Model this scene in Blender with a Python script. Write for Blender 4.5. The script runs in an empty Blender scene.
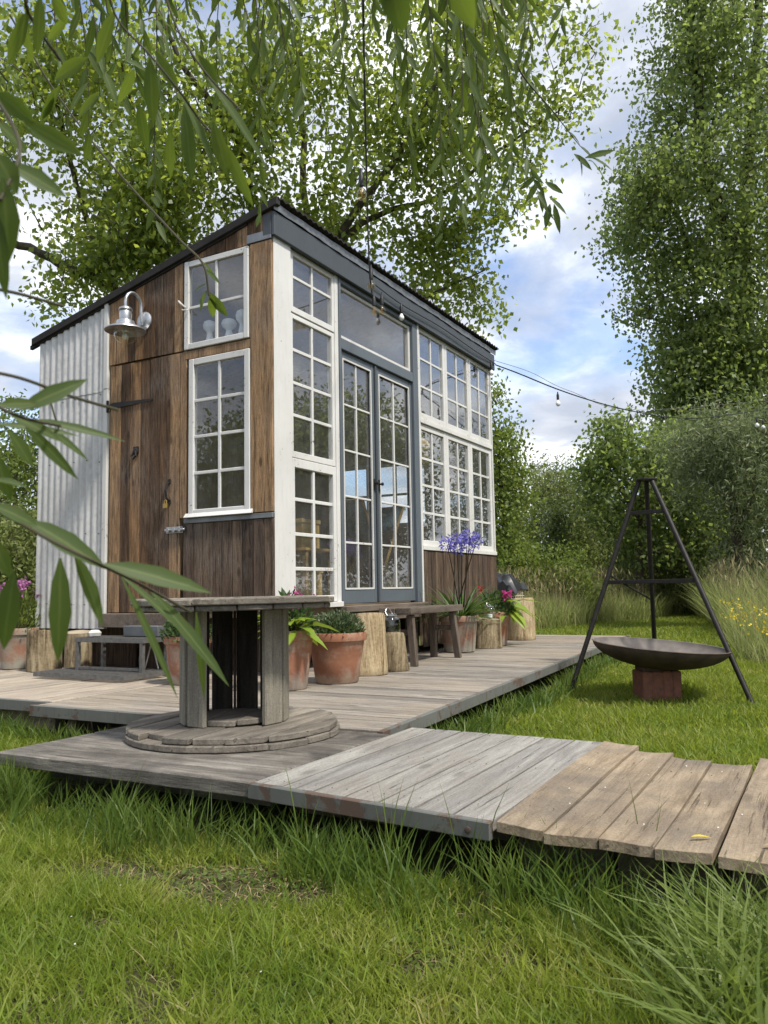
import bpy, bmesh, math, random
import numpy as np
from mathutils import Vector, Matrix

random.seed(7)
RNG = np.random.default_rng(11)
C = bpy.context.scene.collection
R = math.radians
scene = bpy.context.scene

# ------------------------------------------------------------------ camera basis (metres, z = 0 at eye level, lawn near z = -0.82)
YAW, PITCH, ROLL, FPX = 1.0712325, 0.0936347, -0.0180546, 821.267
CAM = np.array([-4.8516, -3.5836, -0.0084])
_cy, _sy = math.cos(YAW), math.sin(YAW)
FW = np.array([_sy*math.cos(PITCH), _cy*math.cos(PITCH), math.sin(PITCH)])
_r = np.array([_cy, -_sy, 0.0]); _u = np.cross(_r, FW)
RT = _r*math.cos(ROLL) + _u*math.sin(ROLL)
UP = -_r*math.sin(ROLL) + _u*math.cos(ROLL)
GZ, DZ = -0.82, -0.63

def at(px, py, d):
    return CAM + (FW + RT*(px-384)/FPX + UP*(512-py)/FPX)*d

def depth_of(P):
    return (np.asarray(P)-CAM) @ FW

# ------------------------------------------------------------------ materials
def new_mat(name):
    m = bpy.data.materials.new(name); m.use_nodes = True
    nt = m.node_tree; nt.nodes.clear()
    out = nt.nodes.new('ShaderNodeOutputMaterial')
    return m, nt, out

class N:
    """small node helper"""
    def __init__(s, nt): s.nt = nt
    def n(s, t, **kw):
        nd = s.nt.nodes.new(t)
        for k, v in kw.items():
            if k.startswith('i_'):
                key = k[2:]
                key = int(key) if key.isdigit() else key.replace('_', ' ')
                nd.inputs[key].default_value = v
            else: setattr(nd, k, v)
        return nd
    def l(s, a, b): s.nt.links.new(a, b)
    def ramp(s, fac, stops, interp='LINEAR'):
        r = s.n('ShaderNodeValToRGB'); r.color_ramp.interpolation = interp
        e = r.color_ramp.elements
        while len(e) > len(stops): e.remove(e[-1])
        while len(e) < len(stops): e.new(0.5)
        for i, (p, c) in enumerate(stops):
            e[i].position = p; e[i].color = (*c, 1) if len(c) == 3 else c
        s.l(fac, r.inputs[0]); return r.outputs[0]
    def mix(s, fac, a, b, blend='MIX'):
        m = s.n('ShaderNodeMix', data_type='RGBA', blend_type=blend)
        for v, k in ((fac, 0), (a, 6), (b, 7)):
            if hasattr(v, 'is_linked'): s.l(v, m.inputs[k])
            else: m.inputs[k].default_value = v if k == 0 else (*v, 1)
        return m.outputs[2]
    def math(s, op, a, b=0.0):
        m = s.n('ShaderNodeMath', operation=op)
        for v, k in ((a, 0), (b, 1)):
            if hasattr(v, 'is_linked'): s.l(v, m.inputs[k])
            else: m.inputs[k].default_value = v
        return m.outputs[0]
    def noise(s, vec, scale, detail=4, rough=.55, dist=0.0):
        t = s.n('ShaderNodeTexNoise'); t.inputs['Scale'].default_value = scale
        t.inputs['Detail'].default_value = detail; t.inputs['Roughness'].default_value = rough
        t.inputs['Distortion'].default_value = dist
        if vec is not None: s.l(vec, t.inputs['Vector'])
        return t.outputs['Fac']
    def bsdf(s, out, col, rough=.6, metal=0.0, spec=.4, bump=None, bstr=.3, bdist=.01):
        b = s.n('ShaderNodeBsdfPrincipled')
        if hasattr(col, 'is_linked'): s.l(col, b.inputs['Base Color'])
        else: b.inputs['Base Color'].default_value = (*col, 1)
        if hasattr(rough, 'is_linked'): s.l(rough, b.inputs['Roughness'])
        else: b.inputs['Roughness'].default_value = rough
        b.inputs['Metallic'].default_value = metal
        b.inputs['Specular IOR Level'].default_value = spec
        if bump is not None:
            bp = s.n('ShaderNodeBump'); bp.inputs['Strength'].default_value = bstr
            bp.inputs['Distance'].default_value = bdist
            s.l(bump, bp.inputs['Height']); s.l(bp.outputs[0], b.inputs['Normal'])
        if out is not None: s.l(b.outputs[0], out.inputs[0])
        return b

def island_vec(g, axis, along, across):
    """object coordinates stretched along the grain, shifted per plank"""
    tc = g.n('ShaderNodeTexCoord'); geo = g.n('ShaderNodeNewGeometry')
    mp = g.n('ShaderNodeMapping')
    sc = [across]*3; sc['xyz'.index(axis)] = along
    mp.inputs['Scale'].default_value = sc
    g.l(tc.outputs['Object'], mp.inputs['Vector'])
    add = g.n('ShaderNodeVectorMath', operation='ADD')
    sc2 = g.n('ShaderNodeVectorMath', operation='SCALE'); sc2.inputs[0].default_value = (17.3, 31.7, 23.1)
    g.l(geo.outputs['Random Per Island'], sc2.inputs['Scale'])
    g.l(mp.outputs[0], add.inputs[0]); g.l(sc2.outputs[0], add.inputs[1])
    return add.outputs[0], geo.outputs['Random Per Island'], tc.outputs['Object']

def wood(name, axis, stops, weather=None, wamt=.35, rough=.75, grain=1.0, bstr=.35, tint=.35, patch=1.3):
    m, nt, out = new_mat(name); g = N(nt)
    v, isl, oc = island_vec(g, axis, .9, 9.0)
    n1 = g.noise(v, 1.6, 6, .62, 1.2)
    n2 = g.noise(v, 9.0*grain, 4, .7, .4)
    f = g.math('ADD', g.math('MULTIPLY', n1, .72), g.math('MULTIPLY', n2, .32))
    col = g.ramp(f, stops)
    # plank to plank difference
    pl = g.ramp(isl, [(0, (1-tint,)*3), (.5, (1,)*3), (1, (1+tint*.8,)*3)])
    # decorrelate via white noise
    wn = g.n('ShaderNodeTexWhiteNoise', noise_dimensions='1D'); g.l(isl, wn.inputs['W'])
    pl = g.ramp(wn.outputs['Value'], [(0, (1-tint, 1-tint, 1-tint)), (.5, (1, .98, .95)), (1, (1+tint*.6, 1+tint*.5, 1+tint*.4))])
    col = g.mix(1.0, col, pl, 'MULTIPLY')
    # knots
    vo = g.n('ShaderNodeTexVoronoi'); vo.inputs['Scale'].default_value = 1.0
    mp2 = g.n('ShaderNodeMapping'); s3 = [7.0]*3; s3['xyz'.index(axis)] = 2.6
    mp2.inputs['Scale'].default_value = s3; g.l(oc, mp2.inputs[0]); g.l(mp2.outputs[0], vo.inputs['Vector'])
    kn = g.ramp(vo.outputs['Distance'], [(0, (1, 1, 1)), (.10, (.7, .7, .7)), (.17, (0, 0, 0))])
    col = g.mix(g.math('MULTIPLY', kn, .55), col, tuple(c*.35 for c in stops[0][1]))
    if weather is not None:
        w = g.noise(oc, patch, 5, .6, .3)
        wm = g.ramp(w, [(.42, (0, 0, 0)), (.66, (1, 1, 1))])
        w2 = g.math('MULTIPLY', g.math('MULTIPLY', wm, g.math('ADD', n2, .3)), wamt*1.6)
        col = g.mix(w2, col, weather)
    mpc = g.n('ShaderNodeMapping'); sc3 = [26.0]*3; sc3['xyz'.index(axis)] = .8
    mpc.inputs['Scale'].default_value = sc3; g.l(oc, mpc.inputs[0])
    ck = g.noise(mpc.outputs[0], 2.2, 5, .7, .6)
    ckm = g.ramp(ck, [(.33, (1, 1, 1)), (.40, (0, 0, 0))])
    fine = g.ramp(g.noise(oc, 130, 3, .6), [(.3, (.80, .80, .80)), (.7, (1.18, 1.18, 1.18))])
    col = g.mix(1.0, col, fine, 'MULTIPLY')
    col = g.mix(g.math('MULTIPLY', ckm, .75), col, tuple(c*.45 for c in stops[0][1]))
    hh = g.math('SUBTRACT', g.math('ADD', n2, g.math('MULTIPLY', n1, .6)), g.math('MULTIPLY', ckm, .8))
    g.bsdf(out, col, rough, 0, .25, hh, bstr, .006)
    return m

def paint(name, base, chip, dirt, chip_amt=.5, rough=.55, chip_lo=.63, chip_sc=34):
    m, nt, out = new_mat(name); g = N(nt)
    tc = g.n('ShaderNodeTexCoord'); oc = tc.outputs['Object']
    n1 = g.noise(oc, 2.2, 5, .6); n2 = g.noise(oc, chip_sc, 6, .68, .4)
    mp = g.n('ShaderNodeMapping'); mp.inputs['Scale'].default_value = (9, 9, 1.2); g.l(oc, mp.inputs[0])
    n3 = g.noise(mp.outputs[0], 4, 5, .65)
    col = g.mix(g.ramp(n1, [(.35, (0, 0, 0)), (.75, (.45, .45, .45))]), base, dirt)
    col = g.mix(g.ramp(n3, [(.5, (0, 0, 0)), (.75, (.35, .35, .35))]), col, dirt)
    f = g.math('ADD', g.math('MULTIPLY', n2, .7), g.math('MULTIPLY', n1, .35))
    cm = g.ramp(f, [(chip_lo, (0, 0, 0)), (chip_lo+.03, (1, 1, 1))])
    col = g.mix(g.math('MULTIPLY', cm, chip_amt), col, chip)
    g.bsdf(out, col, rough, 0, .35, g.math('ADD', n3, g.math('MULTIPLY', cm, -.5)), .2, .004)
    return m

def plain(name, col, rough=.6, metal=0.0, var=.25, scale=14, bstr=.2, spec=.4, col2=None):
    m, nt, out = new_mat(name); g = N(nt)
    tc = g.n('ShaderNodeTexCoord'); n1 = g.noise(tc.outputs['Object'], scale, 5, .6)
    c2 = col2 or tuple(c*(1-var) for c in col)
    c = g.mix(g.ramp(n1, [(.35, (0, 0, 0)), (.68, (1, 1, 1))]), col, c2)
    g.bsdf(out, c, rough, metal, spec, n1, bstr, .004)
    return m

def leaf_mat(name, cols, trans, tfac=.4, rough=.5, spec=.35, back=None):
    m, nt, out = new_mat(name); g = N(nt)
    geo = g.n('ShaderNodeNewGeometry')
    wn = g.n('ShaderNodeTexWhiteNoise', noise_dimensions='1D'); g.l(geo.outputs['Random Per Island'], wn.inputs['W'])
    k = len(cols)
    col = g.ramp(wn.outputs['Value'], [(i/max(1, k-1), c) for i, c in enumerate(cols)])
    tc = g.n('ShaderNodeTexCoord'); gr = 'lawn' in name or 'long grass' in name
    n1 = g.noise(tc.outputs['Object'], 3.2 if gr else .9, 4, .6)
    col = g.mix(1.0, col, g.ramp(n1, [(.32, (.55, .68, .6)), (.5, (.95, .98, .9)), (.68, (1.45, 1.2, 1.5))] if gr else [(.3, (.72, .8, .7)), (.7, (1.2, 1.12, 1.1))]), 'MULTIPLY')
    if back is not None:
        col = g.mix(geo.outputs['Backfacing'], col, back)
    if 'willow leaf' == name:
        av = g.n('ShaderNodeAttribute', attribute_name='rib'); rb = g.ramp(av.outputs['Fac'], [(.80, (0, 0, 0)), (.97, (.65, .65, .65))])
        sp = g.ramp(g.noise(tc.outputs['Object'], 60, 4, .6), [(.60, (0, 0, 0)), (.72, (.5, .5, .5))])
        col = g.mix(sp, col, (.12, .11, .035)); col = g.mix(rb, col, (.19, .23, .085))
    b = g.bsdf(None, col, rough, 0, spec)
    t = g.n('ShaderNodeBsdfTranslucent')
    tcx = g.mix(1.0, trans, g.ramp(wn.outputs['Value'], [(0, (.7, .75, .7)), (1, (1.2, 1.15, 1.1))]), 'MULTIPLY')
    g.l(tcx, t.inputs[0])
    ms = g.n('ShaderNodeMixShader'); ms.inputs[0].default_value = tfac
    g.l(b.outputs[0], ms.inputs[1]); g.l(t.outputs[0], ms.inputs[2]); g.l(ms.outputs[0], out.inputs[0])
    return m

def glass(name, tint=(1, 1, 1), refl=1.0, rough=.0, wob=.0, dust=.0):
    m, nt, out = new_mat(name); g = N(nt)
    t = g.n('ShaderNodeBsdfTransparent'); t.inputs[0].default_value = (*tint, 1)
    gl = g.n('ShaderNodeBsdfGlossy'); gl.inputs['Roughness'].default_value = rough
    gl.inputs['Color'].default_value = (1, 1, 1, 1)
    fr = g.n('ShaderNodeFresnel'); geo = g.n('ShaderNodeNewGeometry')
    g.l(g.math('ADD', g.math('MULTIPLY', geo.outputs['Backfacing'], 1/1.5-1.5), 1.5), fr.inputs['IOR'])
    if wob:
        tc = g.n('ShaderNodeTexCoord'); n1 = g.noise(tc.outputs['Object'], 3.0, 2, .5)
        bp = g.n('ShaderNodeBump'); bp.inputs['Strength'].default_value = wob; bp.inputs['Distance'].default_value = .02
        g.l(n1, bp.inputs['Height']); g.l(bp.outputs[0], gl.inputs['Normal'])
    f = g.math('MULTIPLY', fr.outputs[0], refl)
    ms = g.n('ShaderNodeMixShader'); g.l(f, ms.inputs[0])
    base = t.outputs[0]
    if dust:
        tcd = g.n('ShaderNodeTexCoord'); nd = g.noise(tcd.outputs['Object'], 5, 5, .65)
        df = g.n('ShaderNodeBsdfDiffuse'); df.inputs[0].default_value = (.55, .56, .55, 1)
        md = g.n('ShaderNodeMixShader'); g.l(g.ramp(nd, [(.3, (dust*.5,)*3), (.7, (dust*1.7,)*3)]), md.inputs[0])
        g.l(base, md.inputs[1]); g.l(df.outputs[0], md.inputs[2]); base = md.outputs[0]
    g.l(base, ms.inputs[1]); g.l(gl.outputs[0], ms.inputs[2]); g.l(ms.outputs[0], out.inputs[0])
    return m

M = {}
def cladding(name, palette, wear):
    m, nt, out = new_mat(name); g = N(nt)
    v, isl, oc = island_vec(g, 'z', .8, 10.0)
    wn = g.n('ShaderNodeTexWhiteNoise', noise_dimensions='1D'); g.l(isl, wn.inputs['W'])
    k = len(palette); base = g.ramp(wn.outputs['Value'], [(i/k, c) for i, c in enumerate(palette)], 'CONSTANT')
    n1 = g.noise(v, 1.5, 6, .65, 1.6); n2 = g.noise(v, 11, 5, .72, .5); n4 = g.noise(oc, 1.7, 4, .6)
    gr = g.ramp(g.math('ADD', g.math('MULTIPLY', n1, .6), g.math('MULTIPLY', n2, .45)), [(.34, (.2, .18, .17)), (.47, (.66, .64, .62)), (.58, (1.25, 1.22, 1.16)), (.7, (2.0, 1.9, 1.75))])
    col = g.mix(1.0, base, gr, 'MULTIPLY')
    wm = g.math('MULTIPLY', g.ramp(n4, [(.45, (0, 0, 0)), (.68, (1, 1, 1))]), g.ramp(n2, [(.4, (0, 0, 0)), (.65, (.8, .8, .8))]))
    col = g.mix(wm, col, wear)
    vo = g.n('ShaderNodeTexVoronoi'); vo.inputs['Scale'].default_value = 1.0
    mp2 = g.n('ShaderNodeMapping'); mp2.inputs['Scale'].default_value = (8, 8, 3.2); g.l(oc, mp2.inputs[0]); g.l(mp2.outputs[0], vo.inputs['Vector'])
    kn = g.ramp(vo.outputs['Distance'], [(0, (1, 1, 1)), (.09, (.8, .8, .8)), (.15, (0, 0, 0))])
    col = g.mix(g.math('MULTIPLY', kn, .7), col, (.02, .012, .008))
    mpc = g.n('ShaderNodeMapping'); mpc.inputs['Scale'].default_value = (30, 30, .9); g.l(oc, mpc.inputs[0])
    ck = g.noise(mpc.outputs[0], 2.2, 5, .7, .6); ckm = g.ramp(ck, [(.34, (1, 1, 1)), (.41, (0, 0, 0))])
    fine = g.ramp(g.noise(oc, 120, 3, .6), [(.3, (.78, .78, .78)), (.7, (1.2, 1.2, 1.2))])
    col = g.mix(1.0, col, fine, 'MULTIPLY')
    col = g.mix(g.math('MULTIPLY', ckm, .8), col, (.018, .012, .008))
    g.bsdf(out, col, .82, 0, .25, g.math('SUBTRACT', g.math('ADD', n2, n1), ckm), .6, .008)
    return m
M['wood_side'] = cladding('weathered brown cladding', [(.14, .078, .040), (.21, .125, .064), (.082, .050, .030), (.165, .106, .062), (.27, .172, .095), (.105, .062, .035), (.19, .108, .055)], (.20, .175, .15))
darkb = [(.25, (.022, .013, .008)), (.5, (.06, .035, .022)), (.7, (.12, .075, .048)), (.85, (.2, .13, .085))]
M['wood_dark'] = cladding('dark brown cladding', [(.075, .05, .036), (.10, .068, .048), (.055, .038, .028), (.12, .085, .06), (.085, .06, .045)], (.17, .15, .13))
greyd = [(.25, (.07, .06, .05)), (.45, (.19, .17, .145)), (.62, (.30, .275, .24)), (.82, (.42, .39, .345))]
M['deck_y'] = wood('weathered deck boards', 'y', greyd, (.32, .25, .17), .35, .8, 1.0, .4, .3, .9)
M['deck_x'] = wood('silver grey deck boards', 'x', [(.25, (.09, .085, .075)), (.45, (.21, .2, .185)), (.62, (.32, .31, .285)), (.82, (.43, .42, .39))], (.2, .18, .15), .4, .8, 1.0, .4, .14, 1.5)
M['deck_left'] = wood('pale left deck boards', 'x', [(.25, (.12, .10, .075)), (.45, (.3, .255, .2)), (.62, (.42, .37, .30)), (.82, (.5, .45, .38))], (.22, .19, .16), .4, .8, 1.0, .4, .2, 1.0)
M['deck_dark'] = wood('dark weathered platform boards', 'y', [(.25, (.05, .045, .04)), (.43, (.12, .11, .095)), (.58, (.22, .205, .18)), (.75, (.36, .34, .31))], (.06, .052, .046), .75, .8, 1.0, .5, .22, 2.6)
M['plank_tan'] = wood('tan scaffold planks', 'x', [(.25, (.085, .064, .043)), (.45, (.205, .16, .108)), (.62, (.29, .235, .165)), (.82, (.39, .325, .235))], (.13, .11, .09), .55, .85, 1.4, .5, .28, 3.0)
M['spool'] = wood('grey spool wood', 'z', [(.25, (.075, .068, .052)), (.45, (.2, .185, .15)), (.62, (.31, .29, .235)), (.82, (.42, .395, .33))], (.17, .15, .12), .4, .85, 1.0, .5, .25)
M['spool_shaded'] = wood('shade darkened drum staves', 'z', [(.25, (.018, .016, .013)), (.45, (.04, .036, .03)), (.62, (.065, .058, .048)), (.82, (.10, .09, .075))], None, 0, .9)  # shade inside the drum put into the wood colour
M['spool_x'] = wood('grey spool disc wood', 'x', [(.25, (.055, .048, .04)), (.45, (.16, .142, .118)), (.62, (.26, .235, .198)), (.82, (.37, .34, .29))], (.10, .088, .072), .5, .85, 1.0, .5, .3)
M['bench'] = wood('dark weathered bench wood', 'x', [(.25, (.03, .022, .017)), (.45, (.09, .07, .055)), (.62, (.15, .12, .095)), (.82, (.23, .19, .155))], (.2, .17, .14), .4, .85)
M['bench_leg'] = wood('dark weathered bench legs', 'z', [(.25, (.03, .022, .017)), (.45, (.085, .065, .05)), (.62, (.14, .112, .088)), (.82, (.22, .18, .145))], (.18, .155, .13), .4, .85)
M['inside'] = wood('interior timber', 'z', [(.25, (.20, .14, .085)), (.5, (.36, .27, .175)), (.8, (.48, .38, .26))], None, 0, .7)
M['inside_x'] = wood('interior pine', 'x', [(.25, (.28, .17, .06)), (.5, (.42, .28, .11)), (.8, (.55, .38, .17))], None, 0, .7)
M['white'] = paint('weathered white paint', (.66, .655, .63), (.12, .095, .075), (.46, .44, .39), .85, .5, .635)
M['white_old'] = paint('worn off-white paint', (.62, .61, .58), (.16, .13, .10), (.45, .43, .39), .7, .55, .64)
M['blue'] = paint('slate blue paint', (.11, .13, .148), (.36, .37, .37), (.075, .087, .098), .55, .45, .7)
M['fascia'] = paint('dark slate fascia paint', (.062, .072, .08), (.25, .26, .27), (.04, .046, .052), .5, .5, .7)
M['edge_paint'] = paint('peeling pale edge paint', (.135, .138, .125), (.10, .06, .042), (.055, .052, .045), .85, .8, .55, 8)
M['zinc'] = plain('lead flashing', (.26, .27, .28), .5, .6, .35, 6, .3)
M['roof'] = plain('dark bitumen roof', (.035, .032, .03), .85, 0, .4, 9, .4, .2)
M['galv'] = plain('galvanised steel', (.5, .51, .52), .38, .8, .35, 18, .15)
M['black'] = plain('black iron', (.016, .0155, .015), .55, .3, .4, 30, .3, .35, (.032, .027, .023))
M['rust'] = plain('dark rusted steel', (.06, .045, .038), .75, .3, .4, 9, .4, .3, (.12, .085, .066))
M['rust_in'] = plain('ashy rusted steel', (.13, .115, .105), .85, .1, .4, 9, .4, .3, (.2, .175, .155))
M['ash'] = plain('wood ash', (.30, .29, .28), .95, 0, .6, 30, .5, .1)
M['brick'] = plain('red brown clay block', (.25, .105, .07), .9, 0, .4, 25, .5, .2, (.15, .075, .058))
M['soil'] = plain('dark potting soil', (.03, .022, .016), .95, 0, .4, 40, .6, .1)
M['black_plastic'] = plain('black plastic', (.02, .02, .022), .3, 0, .3, 5, .3, .5)
M['socket'] = plain('black rubber', (.015, .015, .016), .5, 0, .3, 8, .1)
M['ceramic'] = plain('white ceramic', (.85, .86, .85), .35, 0, .08, 4, .05, .5)
M['fabric'] = plain('blue grey canvas', (.17, .235, .27), .85, 0, .25, 12, .3, .2)
M['curtain'] = plain('dark grey curtain', (.06, .063, .07), .9, 0, .3, 6, .3, .2)
M['card'] = plain('warm yellow box', (.52, .36, .12), .7, 0, .15, 6, .1)
M['shade'] = plain('straw lamp shade', (.6, .45, .24), .8, 0, .2, 20, .2)
M['wicker'] = plain('cream wicker', (.5, .43, .32), .8, 0, .35, 30, .3)
M['brass'] = plain('brass', (.6, .4, .12), .35, .9, .2, 10, .1)
M['filament'] = plain('amber filament', (.5, .26, .06), .4, .3, .1, 5, .0)
M['glass'] = glass('window glass', (.96, .97, .97), 1.3, 0.0, .012, .035)
M['jar_glass'] = glass('clear jar glass', (.90, .95, .94), 1.6, .02)
M['bulb_glass'] = glass('amber bulb glass', (.96, .86, .66), 1.3, .0)
M['lamp_glass'] = glass('clear lamp glass', (.92, .92, .86), 1.5, .03)
M['bulb_white'] = plain('opal bulb', (.85, .85, .82), .3, 0, .05, 5, .0, .5)
M['stone'] = plain('pale stone', (.62, .6, .56), .8, 0, .25, 14, .3)

def mat_corrugated():
    m, nt, out = new_mat('galvanised corrugated sheet'); g = N(nt)
    tc = g.n('ShaderNodeTexCoord'); oc = tc.outputs['Object']
    mp = g.n('ShaderNodeMapping'); mp.inputs['Scale'].default_value = (6, 6, .7); g.l(oc, mp.inputs[0])
    n1 = g.noise(mp.outputs[0], 3, 6, .65); n2 = g.noise(oc, 26, 4, .6); n3 = g.noise(oc, 1.6, 3, .5)
    col = g.ramp(g.math('ADD', g.math('MULTIPLY', n1, .6), g.math('MULTIPLY', n2, .4)),
                 [(.3, (.36, .355, .34)), (.5, (.53, .525, .505)), (.7, (.66, .655, .635))])
    col = g.mix(g.ramp(n3, [(.5, (0, 0, 0)), (.75, (.5, .5, .5))]), col, (.42, .415, .39))
    sp = g.ramp(g.noise(oc, 60, 3, .6), [(.68, (0, 0, 0)), (.72, (1, 1, 1))])
    col = g.mix(g.math('MULTIPLY', sp, .5), col, (.16, .13, .10))
    g.bsdf(out, col, .55, .25, .4, n2, .1, .003)
    return m
M['corr'] = mat_corrugated()

def mat_terracotta(name, base, bloom, amt):
    m, nt, out = new_mat(name); g = N(nt)
    tc = g.n('ShaderNodeTexCoord'); oc = tc.outputs['Object']
    n1 = g.noise(oc, 7, 6, .65, .5); n2 = g.noise(oc, 45, 4, .6)
    sx = g.n('ShaderNodeSeparateXYZ'); g.l(oc, sx.inputs[0])
    zf = g.ramp(sx.outputs[2], [(0, (.28, .28, .28)), (.10, (.05, .05, .05)), (.3, (0, 0, 0)), (.42, (.08, .08, .08))])
    f = g.math('ADD', n1, zf)
    col = g.mix(g.ramp(f, [(.62-amt, (0, 0, 0)), (.8-amt*.6, (1, 1, 1))]), base, bloom)
    col = g.mix(g.ramp(n2, [(.3, (.25, .25, .25)), (.6, (0, 0, 0))]), col, tuple(c*.6 for c in base))
    g.bsdf(out, col, .85, 0, .25, n2, .2, .003)
    return m
M['terra'] = mat_terracotta('terracotta', (.30, .135, .078), (.40, .29, .215), .10)
M['terra_old'] = mat_terracotta('mossy terracotta', (.30, .14, .085), (.30, .28, .225), .24)
M['terra_lime'] = mat_terracotta('limed terracotta', (.32, .145, .088), (.40, .34, .28), .14)

def mat_log(name, stops):
    m, nt, out = new_mat(name); g = N(nt)
    tc = g.n('ShaderNodeTexCoord'); oc = tc.outputs['Object']
    mp = g.n('ShaderNodeMapping'); mp.inputs['Scale'].default_value = (14, 14, 1.6); g.l(oc, mp.inputs[0])
    n1 = g.noise(mp.outputs[0], 1.6, 6, .65, .8); n2 = g.noise(oc, 50, 4, .7); n3 = g.noise(oc, 6, 3, .5)
    f = g.math('ADD', g.math('MULTIPLY', n1, .75), g.math('MULTIPLY', n2, .25))
    col = g.ramp(f, stops)
    col = g.mix(g.ramp(n3, [(.55, (0, 0, 0)), (.7, (.6, .6, .6))]), col, stops[1][1])
    g.bsdf(out, col, .9, 0, .2, f, .7, .015)
    return m
M['log_pale'] = mat_log('pale peeled log', [(.33, (.07, .045, .024)), (.42, (.25, .18, .10)), (.54, (.44, .35, .215)), (.72, (.58, .49, .34))])
M['log_bark'] = mat_log('weathered log', [(.34, (.035, .025, .015)), (.43, (.13, .095, .055)), (.54, (.27, .215, .13)), (.72, (.44, .37, .25))])
def mat_endgrain():
    m, nt, out = new_mat('log end grain'); g = N(nt)
    tc = g.n('ShaderNodeTexCoord'); oc = tc.outputs['Object']
    ln = g.n('ShaderNodeVectorMath', operation='LENGTH')
    mp = g.n('ShaderNodeMapping'); mp.inputs['Scale'].default_value = (1, 1, 0); g.l(oc, mp.inputs[0]); g.l(mp.outputs[0], ln.inputs[0])
    n1 = g.noise(oc, 9, 3, .5)
    w = g.math('SINE', g.math('ADD', g.math('MULTIPLY', ln.outputs['Value'], 420), g.math('MULTIPLY', n1, 9)))
    col = g.ramp(g.math('ADD', g.math('MULTIPLY', w, .25), n1), [(.2, (.16, .12, .08)), (.5, (.34, .28, .2)), (.8, (.46, .39, .29))])
    g.bsdf(out, col, .9, 0, .2, w, .15, .003)
    return m
M['log_end'] = mat_endgrain()

M['bark'] = plain('tree bark', (.10, .083, .062), .95, 0, .55, 7, .8, .15)
M['bark_tree'] = plain('grey brown poplar bark', (.13, .112, .088), .95, 0, .5, 9, .8, .15)
M['bark_dark'] = plain('dark tree bark', (.055, .045, .036), .95, 0, .5, 9, .8, .15)
M['twig'] = plain('willow twig', (.065, .058, .03), .8, 0, .4, 12, .2)

L = {}
L['poplar'] = leaf_mat('poplar leaf', [(.075, .122, .026), (.10, .15, .032), (.13, .18, .042), (.165, .215, .062)], (.46, .55, .085), .54, .42, .4)
L['poplar_dark'] = leaf_mat('dark poplar leaf', [(.065, .10, .033), (.088, .125, .04), (.12, .158, .054), (.155, .195, .08)], (.36, .46, .11), .5, .45, .4)
L['silver'] = leaf_mat('silver willow leaf', [(.14, .175, .085), (.18, .215, .11), (.23, .265, .16)], (.24, .30, .12), .35, .55, .3)
L['yellowish'] = leaf_mat('yellow green willow leaf', [(.14, .18, .055), (.175, .21, .068), (.215, .245, .095)], (.30, .36, .10), .38, .5, .3)
L['shrub'] = leaf_mat('shrub leaf', [(.10, .15, .032), (.135, .185, .04), (.17, .215, .055)], (.30, .38, .06), .4, .5, .3)
L['darkshrub'] = leaf_mat('dark shrub leaf', [(.06, .088, .03), (.08, .108, .036), (.105, .135, .048)], (.17, .22, .05), .34, .5, .3)
L['willow'] = leaf_mat('willow leaf', [(.036, .066, .015), (.052, .088, .019), (.072, .115, .027)], (.19, .27, .03), .42, .5, .22, (.075, .108, .04))
L['grass'] = leaf_mat('lawn grass blade', [(.13, .18, .024), (.17, .23, .034), (.21, .27, .048), (.27, .265, .10)], (.40, .48, .05), .46, .5, .2)
L['grass_long'] = leaf_mat('long grass blade', [(.060, .105, .02), (.09, .142, .028), (.125, .178, .04)], (.24, .32, .045), .4, .45, .25)
L['grass_blue'] = leaf_mat('bluish grass blade', [(.11, .165, .038), (.145, .20, .05), (.19, .24, .08)], (.29, .38, .07), .4, .5, .3)
L['tall'] = leaf_mat('tall meadow grass blade', [(.17, .22, .07), (.22, .265, .09), (.28, .30, .13), (.38, .345, .20)], (.48, .53, .18), .48, .6, .2)
L['seed'] = leaf_mat('dry seed head', [(.30, .25, .15), (.38, .33, .2), (.24, .23, .12)], (.3, .26, .14), .3, .8, .1)
L['hosta'] = leaf_mat('lime hosta leaf', [(.20, .30, .035), (.26, .36, .045), (.16, .26, .03)], (.32, .42, .05), .35, .35, .45)
L['hosta_dark'] = leaf_mat('deep green foliage', [(.04, .085, .03), (.06, .11, .04), (.09, .14, .05)], (.12, .2, .05), .3, .4, .4)
L['heath'] = leaf_mat('small grey green leaf', [(.06, .095, .045), (.085, .12, .058), (.12, .155, .085)], (.12, .18, .06), .25, .5, .3)
L['strap'] = leaf_mat('strap leaf', [(.045, .10, .025), (.07, .135, .035), (.10, .17, .045)], (.18, .28, .05), .3, .3, .5)
L['violet'] = leaf_mat('violet blue petal', [(.16, .15, .55), (.22, .2, .65), (.12, .11, .45)], (.25, .22, .6), .3, .5, .3)
L['magenta'] = leaf_mat('magenta petal', [(.5, .05, .25), (.62, .09, .34), (.42, .04, .2)], (.6, .1, .35), .3, .5, .3)
L['mauve'] = leaf_mat('mauve petal', [(.42, .13, .36), (.5, .2, .44), (.34, .1, .3)], (.5, .2, .4), .3, .5, .3)
L['red'] = leaf_mat('red petal', [(.55, .04, .03), (.45, .03, .03)], (.5, .05, .03), .3, .5, .3)
L['yellow'] = leaf_mat('yellow petal', [(.75, .58, .04), (.8, .66, .08)], (.7, .55, .05), .3, .5, .3)
L['white'] = leaf_mat('white petal', [(.75, .75, .72), (.8, .8, .76)], (.6, .6, .55), .2, .6, .2)
L['straw'] = leaf_mat('dry straw', [(.32, .25, .13), (.42, .34, .2), (.22, .17, .09)], (.3, .24, .12), .2, .8, .1)

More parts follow.
